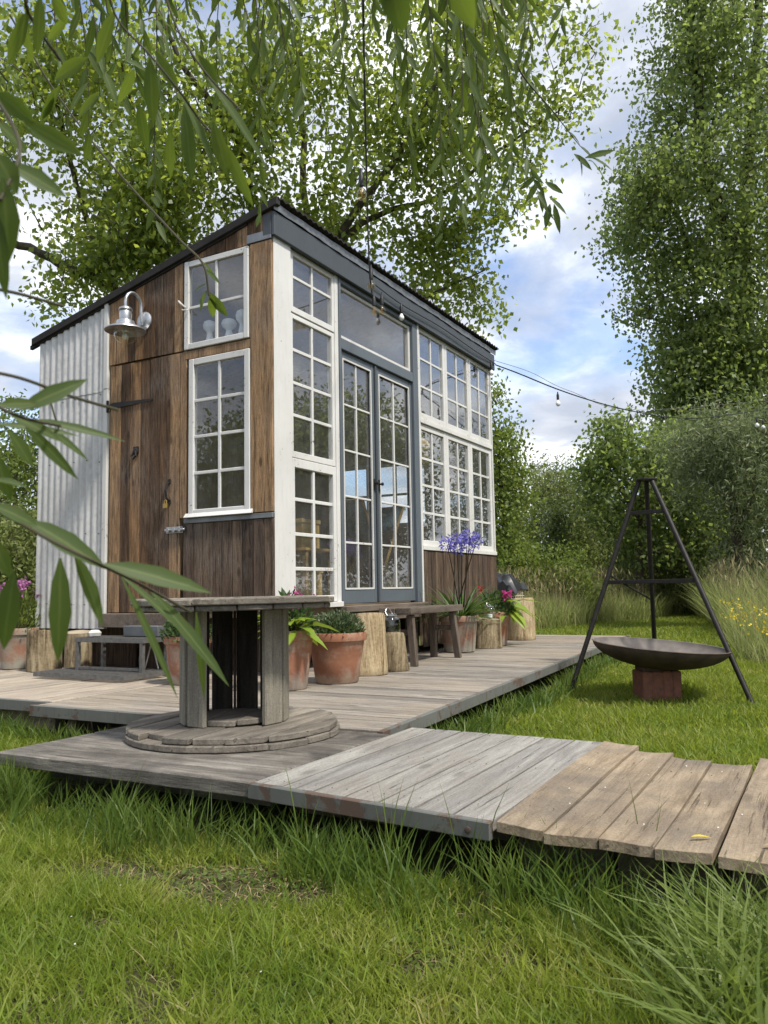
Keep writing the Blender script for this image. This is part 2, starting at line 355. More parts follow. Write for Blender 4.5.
def mat_ground():
    m, nt, out = new_mat('lawn earth'); g = N(nt)
    tc = g.n('ShaderNodeTexCoord'); oc = tc.outputs['Object']
    n1 = g.noise(oc, 1.1, 6, .6); n2 = g.noise(oc, 30, 5, .7); n3 = g.noise(oc, .12, 3, .5)
    col = g.ramp(n2, [(.3, (.030, .028, .014)), (.5, (.062, .062, .026)), (.7, (.11, .105, .045))])
    col = g.mix(g.ramp(n1, [(.55, (0, 0, 0)), (.72, (.8, .8, .8))]), col, (.085, .07, .042))
    g.bsdf(out, col, .95, 0, .1, n2, .8, .03)
    return m
M['ground'] = mat_ground()

# ------------------------------------------------------------------ mesh builders
class MB:
    def __init__(s): s.v, s.f, s.mi = [], [], []
    def add(s, vs, fs, mi=0):
        o = len(s.v); s.v += [tuple(map(float, p)) for p in vs]
        s.f += [tuple(o+i for i in f) for f in fs]; s.mi += [mi]*len(fs); return s
    def box(s, x0, x1, y0, y1, z0, z1, mi=0):
        vs = [(x0, y0, z0), (x1, y0, z0), (x1, y1, z0), (x0, y1, z0), (x0, y0, z1), (x1, y0, z1), (x1, y1, z1), (x0, y1, z1)]
        return s.add(vs, [(0, 3, 2, 1), (4, 5, 6, 7), (0, 1, 5, 4), (1, 2, 6, 5), (2, 3, 7, 6), (3, 0, 4, 7)], mi)
    def bar(s, a, b, w, h, mi=0, up=(0, 0, 1)):
        a, b = Vector(a), Vector(b); d = (b-a).normalized(); u = Vector(up)
        if abs(d.dot(u)) > .99: u = Vector((1, 0, 0))
        x = d.cross(u).normalized(); y = x.cross(d).normalized()
        vs = []
        for p in (a, b):
            vs += [p-x*w/2-y*h/2, p+x*w/2-y*h/2, p+x*w/2+y*h/2, p-x*w/2+y*h/2]
        return s.add(vs, [(0, 3, 2, 1), (4, 5, 6, 7), (0, 1, 5, 4), (1, 2, 6, 5), (2, 3, 7, 6), (3, 0, 4, 7)], mi)
    def prism(s, pts, ext, mi=0):
        e = Vector(ext); a = [Vector(p) for p in pts]; n = len(a)
        vs = a + [p+e for p in a]
        fs = [tuple(range(n))[::-1], tuple(range(n, 2*n))] + [(i, (i+1) % n, n+(i+1) % n, n+i) for i in range(n)]
        return s.add(vs, fs, mi)
    def tube(s, pts, rad, n=8, mi=0, cap=True):
        pts = [Vector(p) for p in pts]; k = len(pts)
        if not hasattr(rad, '__len__'): rad = [rad]*k
        vs = []; u = None
        for i, p in enumerate(pts):
            d = (pts[min(i+1, k-1)]-pts[max(i-1, 0)]).normalized()
            if u is None:
                u = d.orthogonal().normalized()
            else:
                u = (u-d*u.dot(d)); u = u.normalized() if u.length > 1e-6 else d.orthogonal().normalized()
            w = d.cross(u)
            for j in range(n):
                t = 2*math.pi*j/n
                vs.append(p+(u*math.cos(t)+w*math.sin(t))*rad[i])
        fs = [(i*n+j, i*n+(j+1) % n, (i+1)*n+(j+1) % n, (i+1)*n+j) for i in range(k-1) for j in range(n)]
        if cap: fs += [tuple(range(n))[::-1], tuple(range((k-1)*n, k*n))]
        return s.add(vs, fs, mi)
    def lathe(s, prof, c=(0, 0, 0), n=32, mi=0, rot=None, wob=0.0, mis=None):
        """prof: list of (radius, z)"""
        c = Vector(c); vs = []
        ph = random.random()*6
        for (r, z) in prof:
            for j in range(n):
                t = 2*math.pi*j/n
                q = r*(1+wob*(math.sin(3*t+ph)*.5+math.sin(5*t+2*ph)*.35+math.sin(9*t+z*7)*.2))
                p = Vector((q*math.cos(t), q*math.sin(t), z))
                if rot is not None: p = rot @ p
                vs.append(c+p)
        o = len(s.v); s.v += [tuple(p) for p in vs]
        k = len(prof)
        for i in range(k-1):
            for j in range(n):
                s.f.append((o+i*n+j, o+i*n+(j+1) % n, o+(i+1)*n+(j+1) % n, o+(i+1)*n+j))
                s.mi.append(mis[i] if mis else mi)
        if prof[0][0] > 1e-5: s.f.append(tuple(o+j for j in range(n))[::-1]); s.mi.append(mis[0] if mis else mi)
        if prof[-1][0] > 1e-5: s.f.append(tuple(o+(k-1)*n+j for j in range(n))); s.mi.append(mis[-1] if mis else mi)
        return s
    def sphere(s, c, r, n=16, mi=0, sz=1.0):
        prof = [(max(1e-6, r*math.sin(math.pi*i/10)), -r*sz*math.cos(math.pi*i/10)) for i in range(11)]
        return s.lathe(prof, c, n, mi)
    def build(s, name, mats, parent=None, bevel=0.0, smooth=False, seg=1, world=True, jitter=0.0):
        me = bpy.data.meshes.new(name); me.from_pydata(s.v, [], s.f)
        if not isinstance(mats, (list, tuple)): mats = [mats]
        for m in mats: me.materials.append(m)
        me.polygons.foreach_set('material_index', s.mi)
        bm = bmesh.new(); bm.from_mesh(me)
        if jitter:
            for v in bm.verts: v.co += Vector((random.uniform(-1, 1), random.uniform(-1, 1), random.uniform(-1, 1)))*jitter
        bmesh.ops.remove_doubles(bm, verts=[v for v in bm.verts], dist=1e-6) if smooth else None
        if bevel:
            es = [e for e in bm.edges if len(e.link_faces) == 2 and e.calc_face_angle(0) > .5]
            bmesh.ops.bevel(bm, geom=es, offset=bevel, segments=seg, affect='EDGES', profile=.6, clamp_overlap=True)
        bm.normal_update()
        if smooth:
            for f in bm.faces: f.smooth = True
            for e in bm.edges:
                if len(e.link_faces) == 2 and e.calc_face_angle(0) > .7: e.smooth = False
        bm.to_mesh(me); bm.free()
        return link(name, me, parent, world)

def link(name, me, parent=None, world=True):
    o = bpy.data.objects.new(name, me); C.objects.link(o)
    if parent is not None:
        o.parent = parent
        if world:
            q = parent; off = Vector((0, 0, 0))
            while q is not None: off += q.location; q = q.parent
            o.location = -off
    return o

def thing(name, label, cat, loc=(0, 0, 0), group=None, rz=0):
    o = bpy.data.objects.new(name, None); C.objects.link(o)
    o.location = loc; o.rotation_euler = (0, 0, rz); o.empty_display_size = .1
    o['label'] = label; o['category'] = cat
    if group: o['group'] = group
    return o

def tag(o, label, cat, group=None, kind=None):
    o['label'] = label; o['category'] = cat
    if group: o['group'] = group
    if kind: o['kind'] = kind
    return o

def np_mesh(name, verts, faces_n, mat, parent=None, mats=None, mi=None, smooth=False):
    """verts (N,3); faces_n: (F,k) int array"""
    me = bpy.data.meshes.new(name)
    nv, (nf, k) = len(verts), faces_n.shape
    me.vertices.add(nv); me.vertices.foreach_set('co', np.ascontiguousarray(verts, dtype=np.float32).ravel())
    me.loops.add(nf*k); me.loops.foreach_set('vertex_index', np.ascontiguousarray(faces_n, dtype=np.int32).ravel())
    me.polygons.add(nf); me.polygons.foreach_set('loop_start', np.arange(0, nf*k, k, dtype=np.int32))
    me.polygons.foreach_set('loop_total', np.full(nf, k, dtype=np.int32))
    for m in (mats or [mat]): me.materials.append(m)
    if mi is not None: me.polygons.foreach_set('material_index', np.asarray(mi, dtype=np.int32))
    if smooth: me.polygons.foreach_set('use_smooth', np.ones(nf, dtype=bool))
    me.update(calc_edges=True)
    return link(name, me, parent)

def unit(a):
    return a/np.maximum(np.linalg.norm(a, axis=-1, keepdims=True), 1e-9)

def leaf_arrays(pos, dirs, nrm, ln, wd, shape='broad', curl=.15):
    """one folded leaf per row: returns verts, quads"""
    d = unit(dirs); s = unit(np.cross(d, nrm)); n = np.cross(s, d)
    ln = np.asarray(ln)[:, None]; wd = np.asarray(wd)[:, None]
    if shape == 'kite':        # 4 verts
        P = [pos, pos+d*ln*.45+s*wd*.5, pos+d*ln-n*ln*curl, pos+d*ln*.45-s*wd*.5]
        V = np.stack(P, 1).reshape(-1, 3); b = np.arange(len(pos))[:, None]*4
        return V, b+np.array([[0, 1, 2, 3]])
    if shape == 'broad':       # two quads folded on the midrib
        up = n*wd*.12
        P = [pos, pos+d*ln*.5-n*ln*curl*.3, pos+d*ln-n*ln*curl,
             pos+d*ln*.18+s*wd*.42+up, pos+d*ln*.62+s*wd*.45+up-n*ln*curl*.4,
             pos+d*ln*.18-s*wd*.42+up, pos+d*ln*.62-s*wd*.45+up-n*ln*curl*.4]
        V = np.stack(P, 1).reshape(-1, 3); b = np.arange(len(pos))[:, None, None]*7
        q = np.array([[0, 3, 4, 1], [1, 4, 2, 2], [0, 1, 6, 5], [1, 2, 2, 6]])
        # use triangles-safe quads: split tip as quad with midrib
        q = np.array([[0, 3, 4, 1], [0, 1, 6, 5]])
        q2 = np.array([[1, 4, 2], [1, 2, 6]])
        F = (b+q[None]).reshape(-1, 4)
        return V, F, (b+q2[None]).reshape(-1, 3)
    if shape == 'long':        # lanceolate strip, 4 stations
        st = [(0, .10), (.22, .75), (.5, 1.0), (.78, .62), (1.0, .02)]
        P = []
        for t, w in st:
            c = pos+d*ln*t-n*ln*curl*t*t
            up = n*wd*.16*w
            P += [c+s*wd*.5*w+up, c, c-s*wd*.5*w+up]
        V = np.stack(P, 1).reshape(-1, 3); b = np.arange(len(pos))[:, None, None]*15
        q = []
        for i in range(4):
            a = i*3
            q += [[a, a+1, a+4, a+3], [a+1, a+2, a+5, a+4]]
        return V, (b+np.array(q)[None]).reshape(-1, 4)

def leaf_mesh(name, mat, parent, pos, dirs, nrm, ln, wd, shape='kite', curl=.15):
    r = leaf_arrays(np.asarray(pos), np.asarray(dirs), np.asarray(nrm), ln, wd, shape, curl)
    if shape == 'broad':       # turn everything into triangles
        V, F, T = r
        T2 = np.concatenate([F[:, [0, 1, 2]], F[:, [0, 2, 3]], T])
        return np_mesh(name, V, T2, mat, parent)
    return np_mesh(name, r[0], r[1], mat, parent, smooth=(shape == 'long'))

def rand_dirs(n, rng=RNG):
    return unit(rng.normal(size=(n, 3)))

# ------------------------------------------------------------------ world, sun, camera
SUN_AZ = np.array([-.30, -.95]); SUN_AZ = SUN_AZ/np.linalg.norm(SUN_AZ); SUN_EL = R(57)
w = bpy.data.worlds.new('World'); scene.world = w; w.use_nodes = True
nt = w.node_tree; nt.nodes.clear(); g = N(nt)
wo = g.n('ShaderNodeOutputWorld'); bg = g.n('ShaderNodeBackground')
sky = g.n('ShaderNodeTexSky', sky_type='NISHITA'); sky.sun_disc = False
sky.sun_elevation = SUN_EL; sky.sun_rotation = math.atan2(SUN_AZ[0], SUN_AZ[1]); sky.air_density = 1.0; sky.dust_density = .6
SKYS = .145
bg.inputs['Strength'].default_value = SKYS
tc = g.n('ShaderNodeTexCoord'); sx = g.n('ShaderNodeSeparateXYZ'); g.l(tc.outputs['Generated'], sx.inputs[0])
zz = g.math('ADD', g.math('MAXIMUM', sx.outputs[2], 0.0), .22)
cv = g.n('ShaderNodeCombineXYZ'); g.l(g.math('DIVIDE', sx.outputs[0], zz), cv.inputs[0]); g.l(g.math('DIVIDE', sx.outputs[1], zz), cv.inputs[1])
mpw = g.n('ShaderNodeMapping'); mpw.inputs['Location'].default_value = (1.3, .4, 0); g.l(cv.outputs[0], mpw.inputs[0])
c1 = g.noise(mpw.outputs[0], 1.5, 7, .55, .35)
c2 = g.noise(mpw.outputs[0], 2.7, 6, .55, .2)
mask = g.ramp(c1, [(.36, (.22, .22, .22)), (.47, (.70, .70, .70)), (.56, (1, 1, 1))], 'EASE')
shade = g.ramp(c2, [(.36, (2.5, 2.75, 3.25)), (.48, (3.4, 3.6, 4.0)), (.57, (5.7, 5.8, 5.95))])
skyc = g.mix(mask, g.mix(1.0, sky.outputs[0], (.80, .86, .98), 'MULTIPLY'), shade)
g.l(skyc, bg.inputs['Color']); g.l(bg.outputs[0], wo.inputs[0])

sl = bpy.data.lights.new('sun', 'SUN'); sl.energy = 3.1; sl.angle = R(6); sl.color = (1.0, .95, .87)
so = bpy.data.objects.new('sun', sl); C.objects.link(so)
sdir = Vector((SUN_AZ[0]*math.cos(SUN_EL), SUN_AZ[1]*math.cos(SUN_EL), math.sin(SUN_EL)))
so.rotation_euler = sdir.to_track_quat('Z', 'Y').to_euler(); so.location = sdir*30

cd = bpy.data.cameras.new('camera'); co = bpy.data.objects.new('camera', cd); C.objects.link(co)
cd.sensor_fit = 'VERTICAL'; cd.sensor_height = 36; cd.sensor_width = 27
cd.lens = FPX*36/1024; cd.clip_start = .05; cd.clip_end = 2000
mw = Matrix.Identity(4)
for i in range(3):
    mw[i][0], mw[i][1], mw[i][2], mw[i][3] = RT[i], UP[i], -FW[i], CAM[i]
co.matrix_world = mw
cd.dof.use_dof = True; cd.dof.focus_distance = 5.6; cd.dof.aperture_fstop = 13.0
scene.camera = co
vs = scene.view_settings
vs.view_transform = 'Standard'; vs.look = 'None'; vs.exposure = 0.76; vs.gamma = 1.0; vs.use_curve_mapping = False
cy = scene.cycles
cy.max_bounces = 10; cy.transparent_max_bounces = 24; cy.transmission_bounces = 6; cy.diffuse_bounces = 4; cy.glossy_bounces = 4
cy.use_denoising = True; cy.sample_clamp_indirect = 6.0
cy.caustics_reflective = False; cy.caustics_refractive = False

# ------------------------------------------------------------------ ground
def ground_h(x, y):
    """gentle unevenness of the lawn; flat under the decks"""
    return GZ + .018*np.sin(x*1.7+.3)*np.sin(y*1.3+1.1) + .012*np.sin(x*4.1+y*2.3)

def build_ground():
    xs = np.concatenate([np.linspace(-250, -8, 12), np.linspace(-7, 16, 116), np.linspace(18, 300, 14)])
    ys = np.concatenate([np.linspace(-250, -8, 12), np.linspace(-7, 10, 86), np.linspace(12, 300, 14)])
    X, Y = np.meshgrid(xs, ys, indexing='ij'); Z = ground_h(X, Y)
    V = np.stack([X, Y, Z], -1).reshape(-1, 3); ny = len(ys)
    i, j = np.meshgrid(np.arange(len(xs)-1), np.arange(ny-1), indexing='ij')
    a = (i*ny+j).ravel()
    F = np.stack([a, a+ny, a+ny+1, a+1], 1)
    o = np_mesh('ground', V, F, M['ground'], smooth=True); o['kind'] = 'structure'
build_ground()

# ------------------------------------------------------------------ decks
def boards(mb, axis, a0, a1, b0, b1, zt, th, bw, gap=.007, jit=.003, ends=.0):
    """boards run along `axis`; laid side by side across it"""
    n = max(1, int(round((b1-b0)/bw))); wdt = (b1-b0)/n
    for i in range(n):
        p, q = b0+i*wdt+gap/2, b0+(i+1)*wdt-gap/2
        dz = random.uniform(-jit, jit); e0 = random.uniform(0, ends); e1 = random.uniform(0, ends)
        s0 = a0(p, q) if callable(a0) else a0
        if axis == 'y': mb.box(p, q, s0+e0, a1-e1, zt-th+dz, zt+dz)
        else: mb.box(s0+e0, a1-e1, p, q, zt-th+dz, zt+dz)

def edge_y(x): return -1.815 + (x+1.66)*.0685     # outer edge line of the main deck

t = thing('timber_deck', 'long weathered timber deck running along the front of the cabin', 'deck', (2, -.6, GZ))
mb = MB(); boards(mb, 'y', lambda p, q: edge_y((p+q)/2)+.035, .47, -1.62, 5.55, DZ, .028, .118, ends=.006)
mb.build('deck_boards', M['deck_y'], t, bevel=.003)
mb = MB()
xs = [-1.66, .15, 1.95, 3.75, 5.56]
for x0, x1 in zip(xs[:-1], xs[1:]):
    mb.prism([(x0+.004, edge_y(x0), DZ-.058), (x1-.004, edge_y(x1), DZ-.058), (x1-.004, edge_y(x1), DZ+.004), (x0+.004, edge_y(x0), DZ+.004)], (0, .03, 0))
mb.build('edge_board', M['edge_paint'], t, bevel=.003)
mb = MB(); mb.box(-1.665, -1.632, -.62, .47, DZ-.06, DZ+.003); mb.build('edge_board', M['edge_paint'], t, bevel=.003)
for yy in (-1.2, -.5, .2):
    mb = MB(); mb.box(-1.6, 5.5, yy-.03, yy+.03, DZ-.15, DZ-.035); mb.build('joist', M['bench'], t)

t = thing('timber_deck', 'paler timber deck beside the corrugated metal wall, boards running toward the wall', 'deck', (-.7, 2, GZ))
mb = MB(); boards(mb, 'x', -1.50, .62, .485, 4.2, DZ, .028, .19, ends=.006)
mb.build('deck_boards', M['deck_left'], t, bevel=.003)
mb = MB()
for y0, y1 in ((.485, 2.1), (2.11, 4.2)): mb.box(-1.54, -1.508, y0, y1, DZ-.06, DZ+.003)
mb.build('edge_board', M['edge_paint'], t, bevel=.003)
mb = MB(); mb.box(-1.47, -1.43, .49, 4.2, DZ-.17, DZ-.065); mb.build('joist', M['plank_tan'], t)
mb = MB(); mb.box(-.6, -.55, .49, 4.2, DZ-.15, DZ-.035); mb.build('joist', M['plank_tan'], t)

def nails(mb, pts):
    for (x, y, z) in pts:
        mb.lathe([(.0030, -.001), (.0028, .0010), (0, .0013)], (x+random.uniform(-.004, .004), y+random.uniform(-.006, .006), z), 7, mi=1)
t = thing('wooden_platform', 'dark weathered low platform under the cable drum table', 'platform', (-2.1, -1.2, GZ))
mb = MB(); boards(mb, 'y', -1.862, -.60, -2.655, -1.675, DZ-.001, .05, .24, gap=.004, jit=.002)
mb.build('deck_boards', M['deck_dark'], t, bevel=.004)
for xa in (-2.45, -1.9):
    mb = MB(); mb.box(xa, xa+.06, -1.8, -.66, DZ-.13, DZ-.056); mb.build('bearer', M['deck_dark'], t)

t = thing('wooden_platform', 'silver grey boarded platform with painted front edge beside the loose planks', 'platform', (-2.1, -2.3, GZ))
mb = MB(); boards(mb, 'x', lambda p, q: -2.642-(-1.872-(p+q)/2)*.108, -1.50, -2.742, -1.872, DZ, .03, .124, gap=.009, jit=.0025); nails(mb, [(x, -2.742+.124286*(i+.5)+dy, DZ+.0025) for i in range(7) for dy in (-.03, .03) for x in (-2.60, -2.08, -1.56)])
mb.build('deck_boards', [M['deck_x'], M['rust']], t, bevel=.0025)
mb = MB(); mb.prism([(-2.765, -2.745, DZ-.046), (-2.739, -2.745, DZ-.046), (-2.645, -1.87, DZ-.046), (-2.671, -1.87, DZ-.046)], (0, 0, .049)); mb.build('edge_board', M['edge_paint'], t, bevel=.003)
for q in ((-2.6, -1.55, -2.735, -2.70, DZ-.06, DZ-.033), (-2.6, -1.55, -1.91, -1.88, DZ-.06, DZ-.033), (-2.50, -2.44, -2.69, -1.92, DZ-.12, DZ-.034)):
    mb = MB(); mb.box(*q); mb.build('bearer', M['bench'], t)
mb = MB(); mb.lathe([(.009, -.004), (.009, .004), (.004, .005)], (-2.760, -2.68, DZ-.024), 10, rot=Matrix.Rotation(R(-90), 3, 'Y')); mb.build('bolt', M['rust'], t)

def loose_plank(y0, y1, xf, xb, zf, zb, tw, label):
    """slightly cupped sawn plank running from the lawn edge back along x"""
    t = thing('loose_plank', label, 'plank', ((xf+xb)/2, (y0+y1)/2, GZ), 'planks laid as a path')
    mb = MB(); n, k = 14, 4; th = .027; top, bot = [], []
    for i in range(n+1):
        s = i/n; x = xf+(xb-xf)*s; z = zf+(zb-zf)*s + .003*math.sin(s*4+y0*9)
        for j in range(k+1):
            v = j/k-.5; yy = (y0+y1)/2+v*(y1-y0)*(1+.012*math.sin(s*7+y0*20)) + .002*math.sin(s*4+y1*7)
            zz = z + tw*v + .003*(v*v*4)*(.3+s)
            xx = x + (random.uniform(-.004, .004) if i in (0, n) else 0)
            top.append((xx, yy, zz)); bot.append((xx, yy, zz-th))
    vs_ = top+bot; o = len(top); fs = []; w_ = k+1
    for i in range(n):
        for j in range(k):
            a = i*w_+j; fs.append((a, a+1, a+w_+1, a+w_)); fs.append((o+a, o+a+w_, o+a+w_+1, o+a+1))
        a = i*w_; fs.append((a, a+w_, o+a+w_, o+a)); a = i*w_+k; fs.append((a, o+a, o+a+w_, a+w_))
    for j in range(k):
        fs.append((j, o+j, o+j+1, j+1)); a = n*w_+j; fs.append((a, a+1, o+a+1, o+a))
    mb.add(vs_, fs); nails(mb, [(x, (y0+y1)/2+dy, zz+.004) for dy in (-.035, .035) for x, zz in ((xf+.18, zf), (xb-.22, zb))]); mb.build('board', [M['plank_tan'], M['rust']], t, bevel=.0015)
    for xa in (xf+.15, xb-.25):
        mb = MB(); mb.box(xa, xa+.06, y0+.01, y1-.01, GZ, min(zf, zb)-th-.012); mb.build('support_block', M['bench'], t)
loose_plank(-2.888, -2.758, -2.755, -1.585, DZ+.003, DZ+.012, .008, 'tan loose plank against the silver grey platform, its far end lifted')
loose_plank(-3.028, -2.894, -2.775, -1.655, DZ+.002, DZ+.0, -.004, 'tan loose plank second from the silver grey platform')
loose_plank(-3.165, -3.034, -2.78, -1.72, DZ+.001, DZ-.002, .003, 'tan loose plank in the middle of the five path planks')
loose_plank(-3.298, -3.170, -2.79, -1.73, DZ-.001, DZ-.003, -.006, 'darker tan loose plank between the middle one and the widest plank')
loose_plank(-3.56, -3.312, -2.80, -1.64, DZ+.003, DZ+.004, .004, 'widest palest loose plank at the far end of the path planks')

# ------------------------------------------------------------------ cabin
cab = thing('garden_cabin', 'lean-to garden cabin of salvaged windows, brown planks and corrugated metal', 'cabin', (2.2, 1.2, DZ))
LX, LY = 4.47, 2.50
def roof_z(y): return 2.862-.241*y        # underside of the roof at the side wall
FL = -.15

# side cladding: above the door, between door and window, under the window, above the windows
def planks_side(mb, y0, y1, z0, ztop, bw, x0=-.022, x1=0.0, gap=.003):
    n = max(1, int(round((y1-y0)/bw))); ed = [y0+(y1-y0)*i/n for i in range(n+1)]
    for i in range(1, n): ed[i] += random.uniform(-.012, .012)
    for i in range(n):
        a, b = ed[i]+gap/2, ed[i+1]-gap/2; dx = random.uniform(-.003, .003)
        za = ztop(a) if callable(ztop) else ztop; zb = ztop(b) if callable(ztop) else ztop
        mb.prism([(x0+dx, a, z0), (x0+dx, b, z0), (x0+dx, b, zb), (x0+dx, a, za)][::-1], (x1-x0, 0, 0))
rz_ = lambda y: roof_z(y)-.012
mb = MB(); planks_side(mb, .845, 1.655, 1.90, rz_, .1); mb.build('plank_wall', M['wood_side'], cab, bevel=.002)
mb = MB(); planks_side(mb, .20, .835, 2.625, rz_, .105); mb.build('plank_wall', M['wood_side'], cab, bevel=.002)
mb = MB(); planks_side(mb, -.029, .83, -.16, .520, .1, gap=.004); mb.build('plank_wall', M['wood_dark'], cab, bevel=.002)
mb = MB(); planks_side(mb, .80, .868, .57, 1.885, .07); mb.build('trim_board', M['wood_side'], cab, bevel=.002)
mb = MB(); mb.box(-.026, 0, -.029, .172, .57, 2.622); mb.build('corner_board', M['wood_side'], cab, bevel=.003)
mb = MB(); mb.box(-.024, 0, .178, .84, 1.822, 1.888); mb.build('trim_board', M['wood_side'], cab, bevel=.003)
mb = MB(); mb.box(-.029, 0, -.029, .2, 2.63, 2.70); mb.build('flashing', M['zinc'], cab, bevel=.003, jitter=.0015)
mb = MB(); mb.box(-.030, 0, -.031, .82, .525, .563); mb.build('flashing', M['zinc'], cab, bevel=.003, jitter=.0015)
mb = MB(); planks_side(mb, -.029, .2, 2.705, rz_, .1); mb.build('plank_wall', M['wood_side'], cab, bevel=.002)
# dark structural backing so no daylight leaks through plank gaps
mb = MB()
for (y0, y1, z0, z1) in ((.83, 1.66, 1.9, 2.40), (.0, .82, -.18, .56), (.0, .2, .56, 2.62), (.78, .87, .56, 1.9), (.2, .82, 1.815, 1.9), (1.63, 2.48, -.28, 2.20)):
    mb.box(.002, .03, y0, y1, z0, z1)
mb.prism([(.002, 0, 2.62), (.002, .83, 2.62), (.002, .83, roof_z(.83)-.03), (.002, 0, roof_z(0)-.03)][::-1], (.028, 0, 0))
mb.prism([(.002, .83, 2.40), (.002, 1.9, 2.30), (.002, 1.9, roof_z(1.9)-.03), (.002, .83, roof_z(.83)-.03)][::-1], (.028, 0, 0))
mb.build('inner_lining', M['inside'], cab)

# side door
door = MB(); planks_side(door, .872, 1.632, -.158, 1.886, .105, -.02, .012)
door = door.build('side_door', M['wood_side'], cab, bevel=.002)
mb = MB(); mb.prism([(-.03, 1.68, 1.545), (-.03, 1.60, 1.525), (-.03, 1.17, 1.538), (-.03, 1.15, 1.548), (-.03, 1.17, 1.558), (-.03, 1.60, 1.575), (-.03, 1.68, 1.555)], (.006, 0, 0))
mb.tube([(-.03, 1.66, 1.50), (-.03, 1.66, 1.60)], .011, 8); mb.build('strap_hinge', M['black'], door, bevel=.001)
mb = MB(); mb.tube([(-.024, .975, .86), (-.05, .975, .845), (-.066, .975, .79), (-.056, .975, .735), (-.024, .975, .71)], [.006, .008, .009, .008, .006], 8)
mb.box(-.027, -.021, .96, .99, .85, .885); mb.box(-.027, -.021, .96, .99, .685, .72); mb.build('handle', M['black'], door)
mb = MB(); mb.box(-.062, -.044, .965, 1.005, .655, .69); mb.tube([(-.053, .973, .69), (-.053, .975, .712), (-.053, .985, .72), (-.053, .996, .712), (-.053, .998, .69)], .004, 6); mb.build('padlock', M['brass'], door, bevel=.003)
mb = MB(); mb.box(-.03, -.022, .83, 1.0, .455, .505); mb.tube([(-.038, .80, .48), (-.038, 1.0, .48)], .011, 10)
for yy in (.85, .91, .97): mb.box(-.05, -.028, yy-.012, yy+.012, .463, .497)
mb.build('bolt', M['galv'], door, bevel=.002)
mb = MB(); mb.lathe([(.0, 0), (.032, .004), (.034, .012), (.02, .02), (0, .022)], (-.02, 1.335, 1.14), 12, rot=Matrix.Rotation(R(-90), 3, 'Y'))
mb.tube([(-.04, 1.345, 1.14), (-.052, 1.36, 1.10), (-.052, 1.34, 1.075), (-.052, 1.31, 1.10), (-.04, 1.325, 1.14)], .008, 8); mb.box(-.032, -.02, 1.31, 1.36, 1.15, 1.18); mb.build('door_knocker', M['black'], door)
mb = MB(); mb.box(-.10, -.024, .85, 1.66, -.275, -.165); mb.build('threshold', M['bench'], cab, bevel=.004)

# corrugated sheets
def corr(mb, y0, y1, z0, ztop, xoff, amp=.0075, wl=.076):
    n = int((y1-y0)/wl*8); vs_ = []
    for i in range(n+1):
        y = y0+(y1-y0)*i/n; x = xoff+amp*math.cos(2*math.pi*(y-y0)/wl)
        zt = ztop(y) if callable(ztop) else ztop
        vs_ += [(x, y, z0), (x, y, zt), (x+.002, y, z0), (x+.002, y, zt)]
    fs = []
    for i in range(n):
        a = i*4; b = a+4
        fs += [(a, a+1, b+1, b), (a+2, b+2, b+3, a+3), (a+1, a+3, b+3, b+1), (a, b, b+2, a+2)]
    fs += [(0, 2, 3, 1), (n*4, n*4+1, n*4+3, n*4+2)]
    mb.add(vs_, fs)
mb = MB(); corr(mb, 1.712, 2.515, -.29, 1.72, -.014); mb.build('metal_sheet', M['corr'], cab, smooth=True)
mb = MB(); corr(mb, 1.712, 2.515, 1.69, lambda y: roof_z(y)-.035, -.020); mb.build('metal_sheet', M['corr'], cab, smooth=True)
mb = MB(); mb.box(-.034, 0, 1.662, 1.708, -.29, 1.70); mb.box(-.036, 0, 1.664, 1.710, 1.705, roof_z(1.71)-.01); mb.build('trim_strip', M['white_old'], cab, bevel=.003, jitter=.001)
mb = MB()
for zz in (1.66, 1.1, .5, -.1):
    for k in range(5):
        mb.lathe([(.006, 0), (.005, .004), (0, .006)], (-.027, 1.75+k*.152, zz+random.uniform(-.02, .02)), 8, rot=Matrix.Rotation(R(-90), 3, 'Y'))
mb.build('fixing', M['rust'], cab)

# windows ------------------------------------------------------------
def window(name, plane, a0, a1, z0, z1, cols, rows, stile, rail_t, rail_b, mun, mat, depth=.05, proud=.0, parent=cab, label=None, rowz=None, munmat=None):
    """plane 'x': lies in the front wall (runs along x, faces -y); 'y': in the side wall (runs along y, faces -x)"""
    def bx(mb, p0, p1, q0, q1, d0, d1):
        if plane == 'x': mb.box(p0, p1, d0, d1, q0, q1)
        else: mb.box(d0, d1, p0, p1, q0, q1)
    f = MB(); d0, d1 = -proud, depth-proud
    bx(f, a0, a0+stile, z0, z1, d0, d1); bx(f, a1-stile, a1, z0, z1, d0, d1)
    bx(f, a0+stile, a1-stile, z1-rail_t, z1, d0+.002, d1-.002); bx(f, a0+stile, a1-stile, z0, z0+rail_b, d0+.002, d1-.002)
    fr = f.build(name, mat, parent, bevel=.004, jitter=.0008)
    if label: fr['label'] = label
    ia0, ia1, iz0, iz1 = a0+stile, a1-stile, z0+rail_b, z1-rail_t
    m = MB(); md = .022
    zs = rowz or [iz0+(iz1-iz0)*i/rows for i in range(1, rows)]
    for i in range(1, cols):
        a = ia0+(ia1-ia0)*i/cols; bx(m, a-mun/2, a+mun/2, iz0, iz1, d0+.010, d0+.010+md)
    for z in zs: bx(m, ia0, ia1, z-mun/2, z+mun/2, d0+.0125, d0+.0085+md)
    if cols > 1 or zs: m.build('muntin', munmat or mat, fr, bevel=.003, jitter=.0006)
    p = MB(); bx(p, ia0-.004, ia1+.004, iz0-.004, iz1+.004, d0+.020, d0+.0235)
    p.build('pane', M['glass'], fr)
    return fr

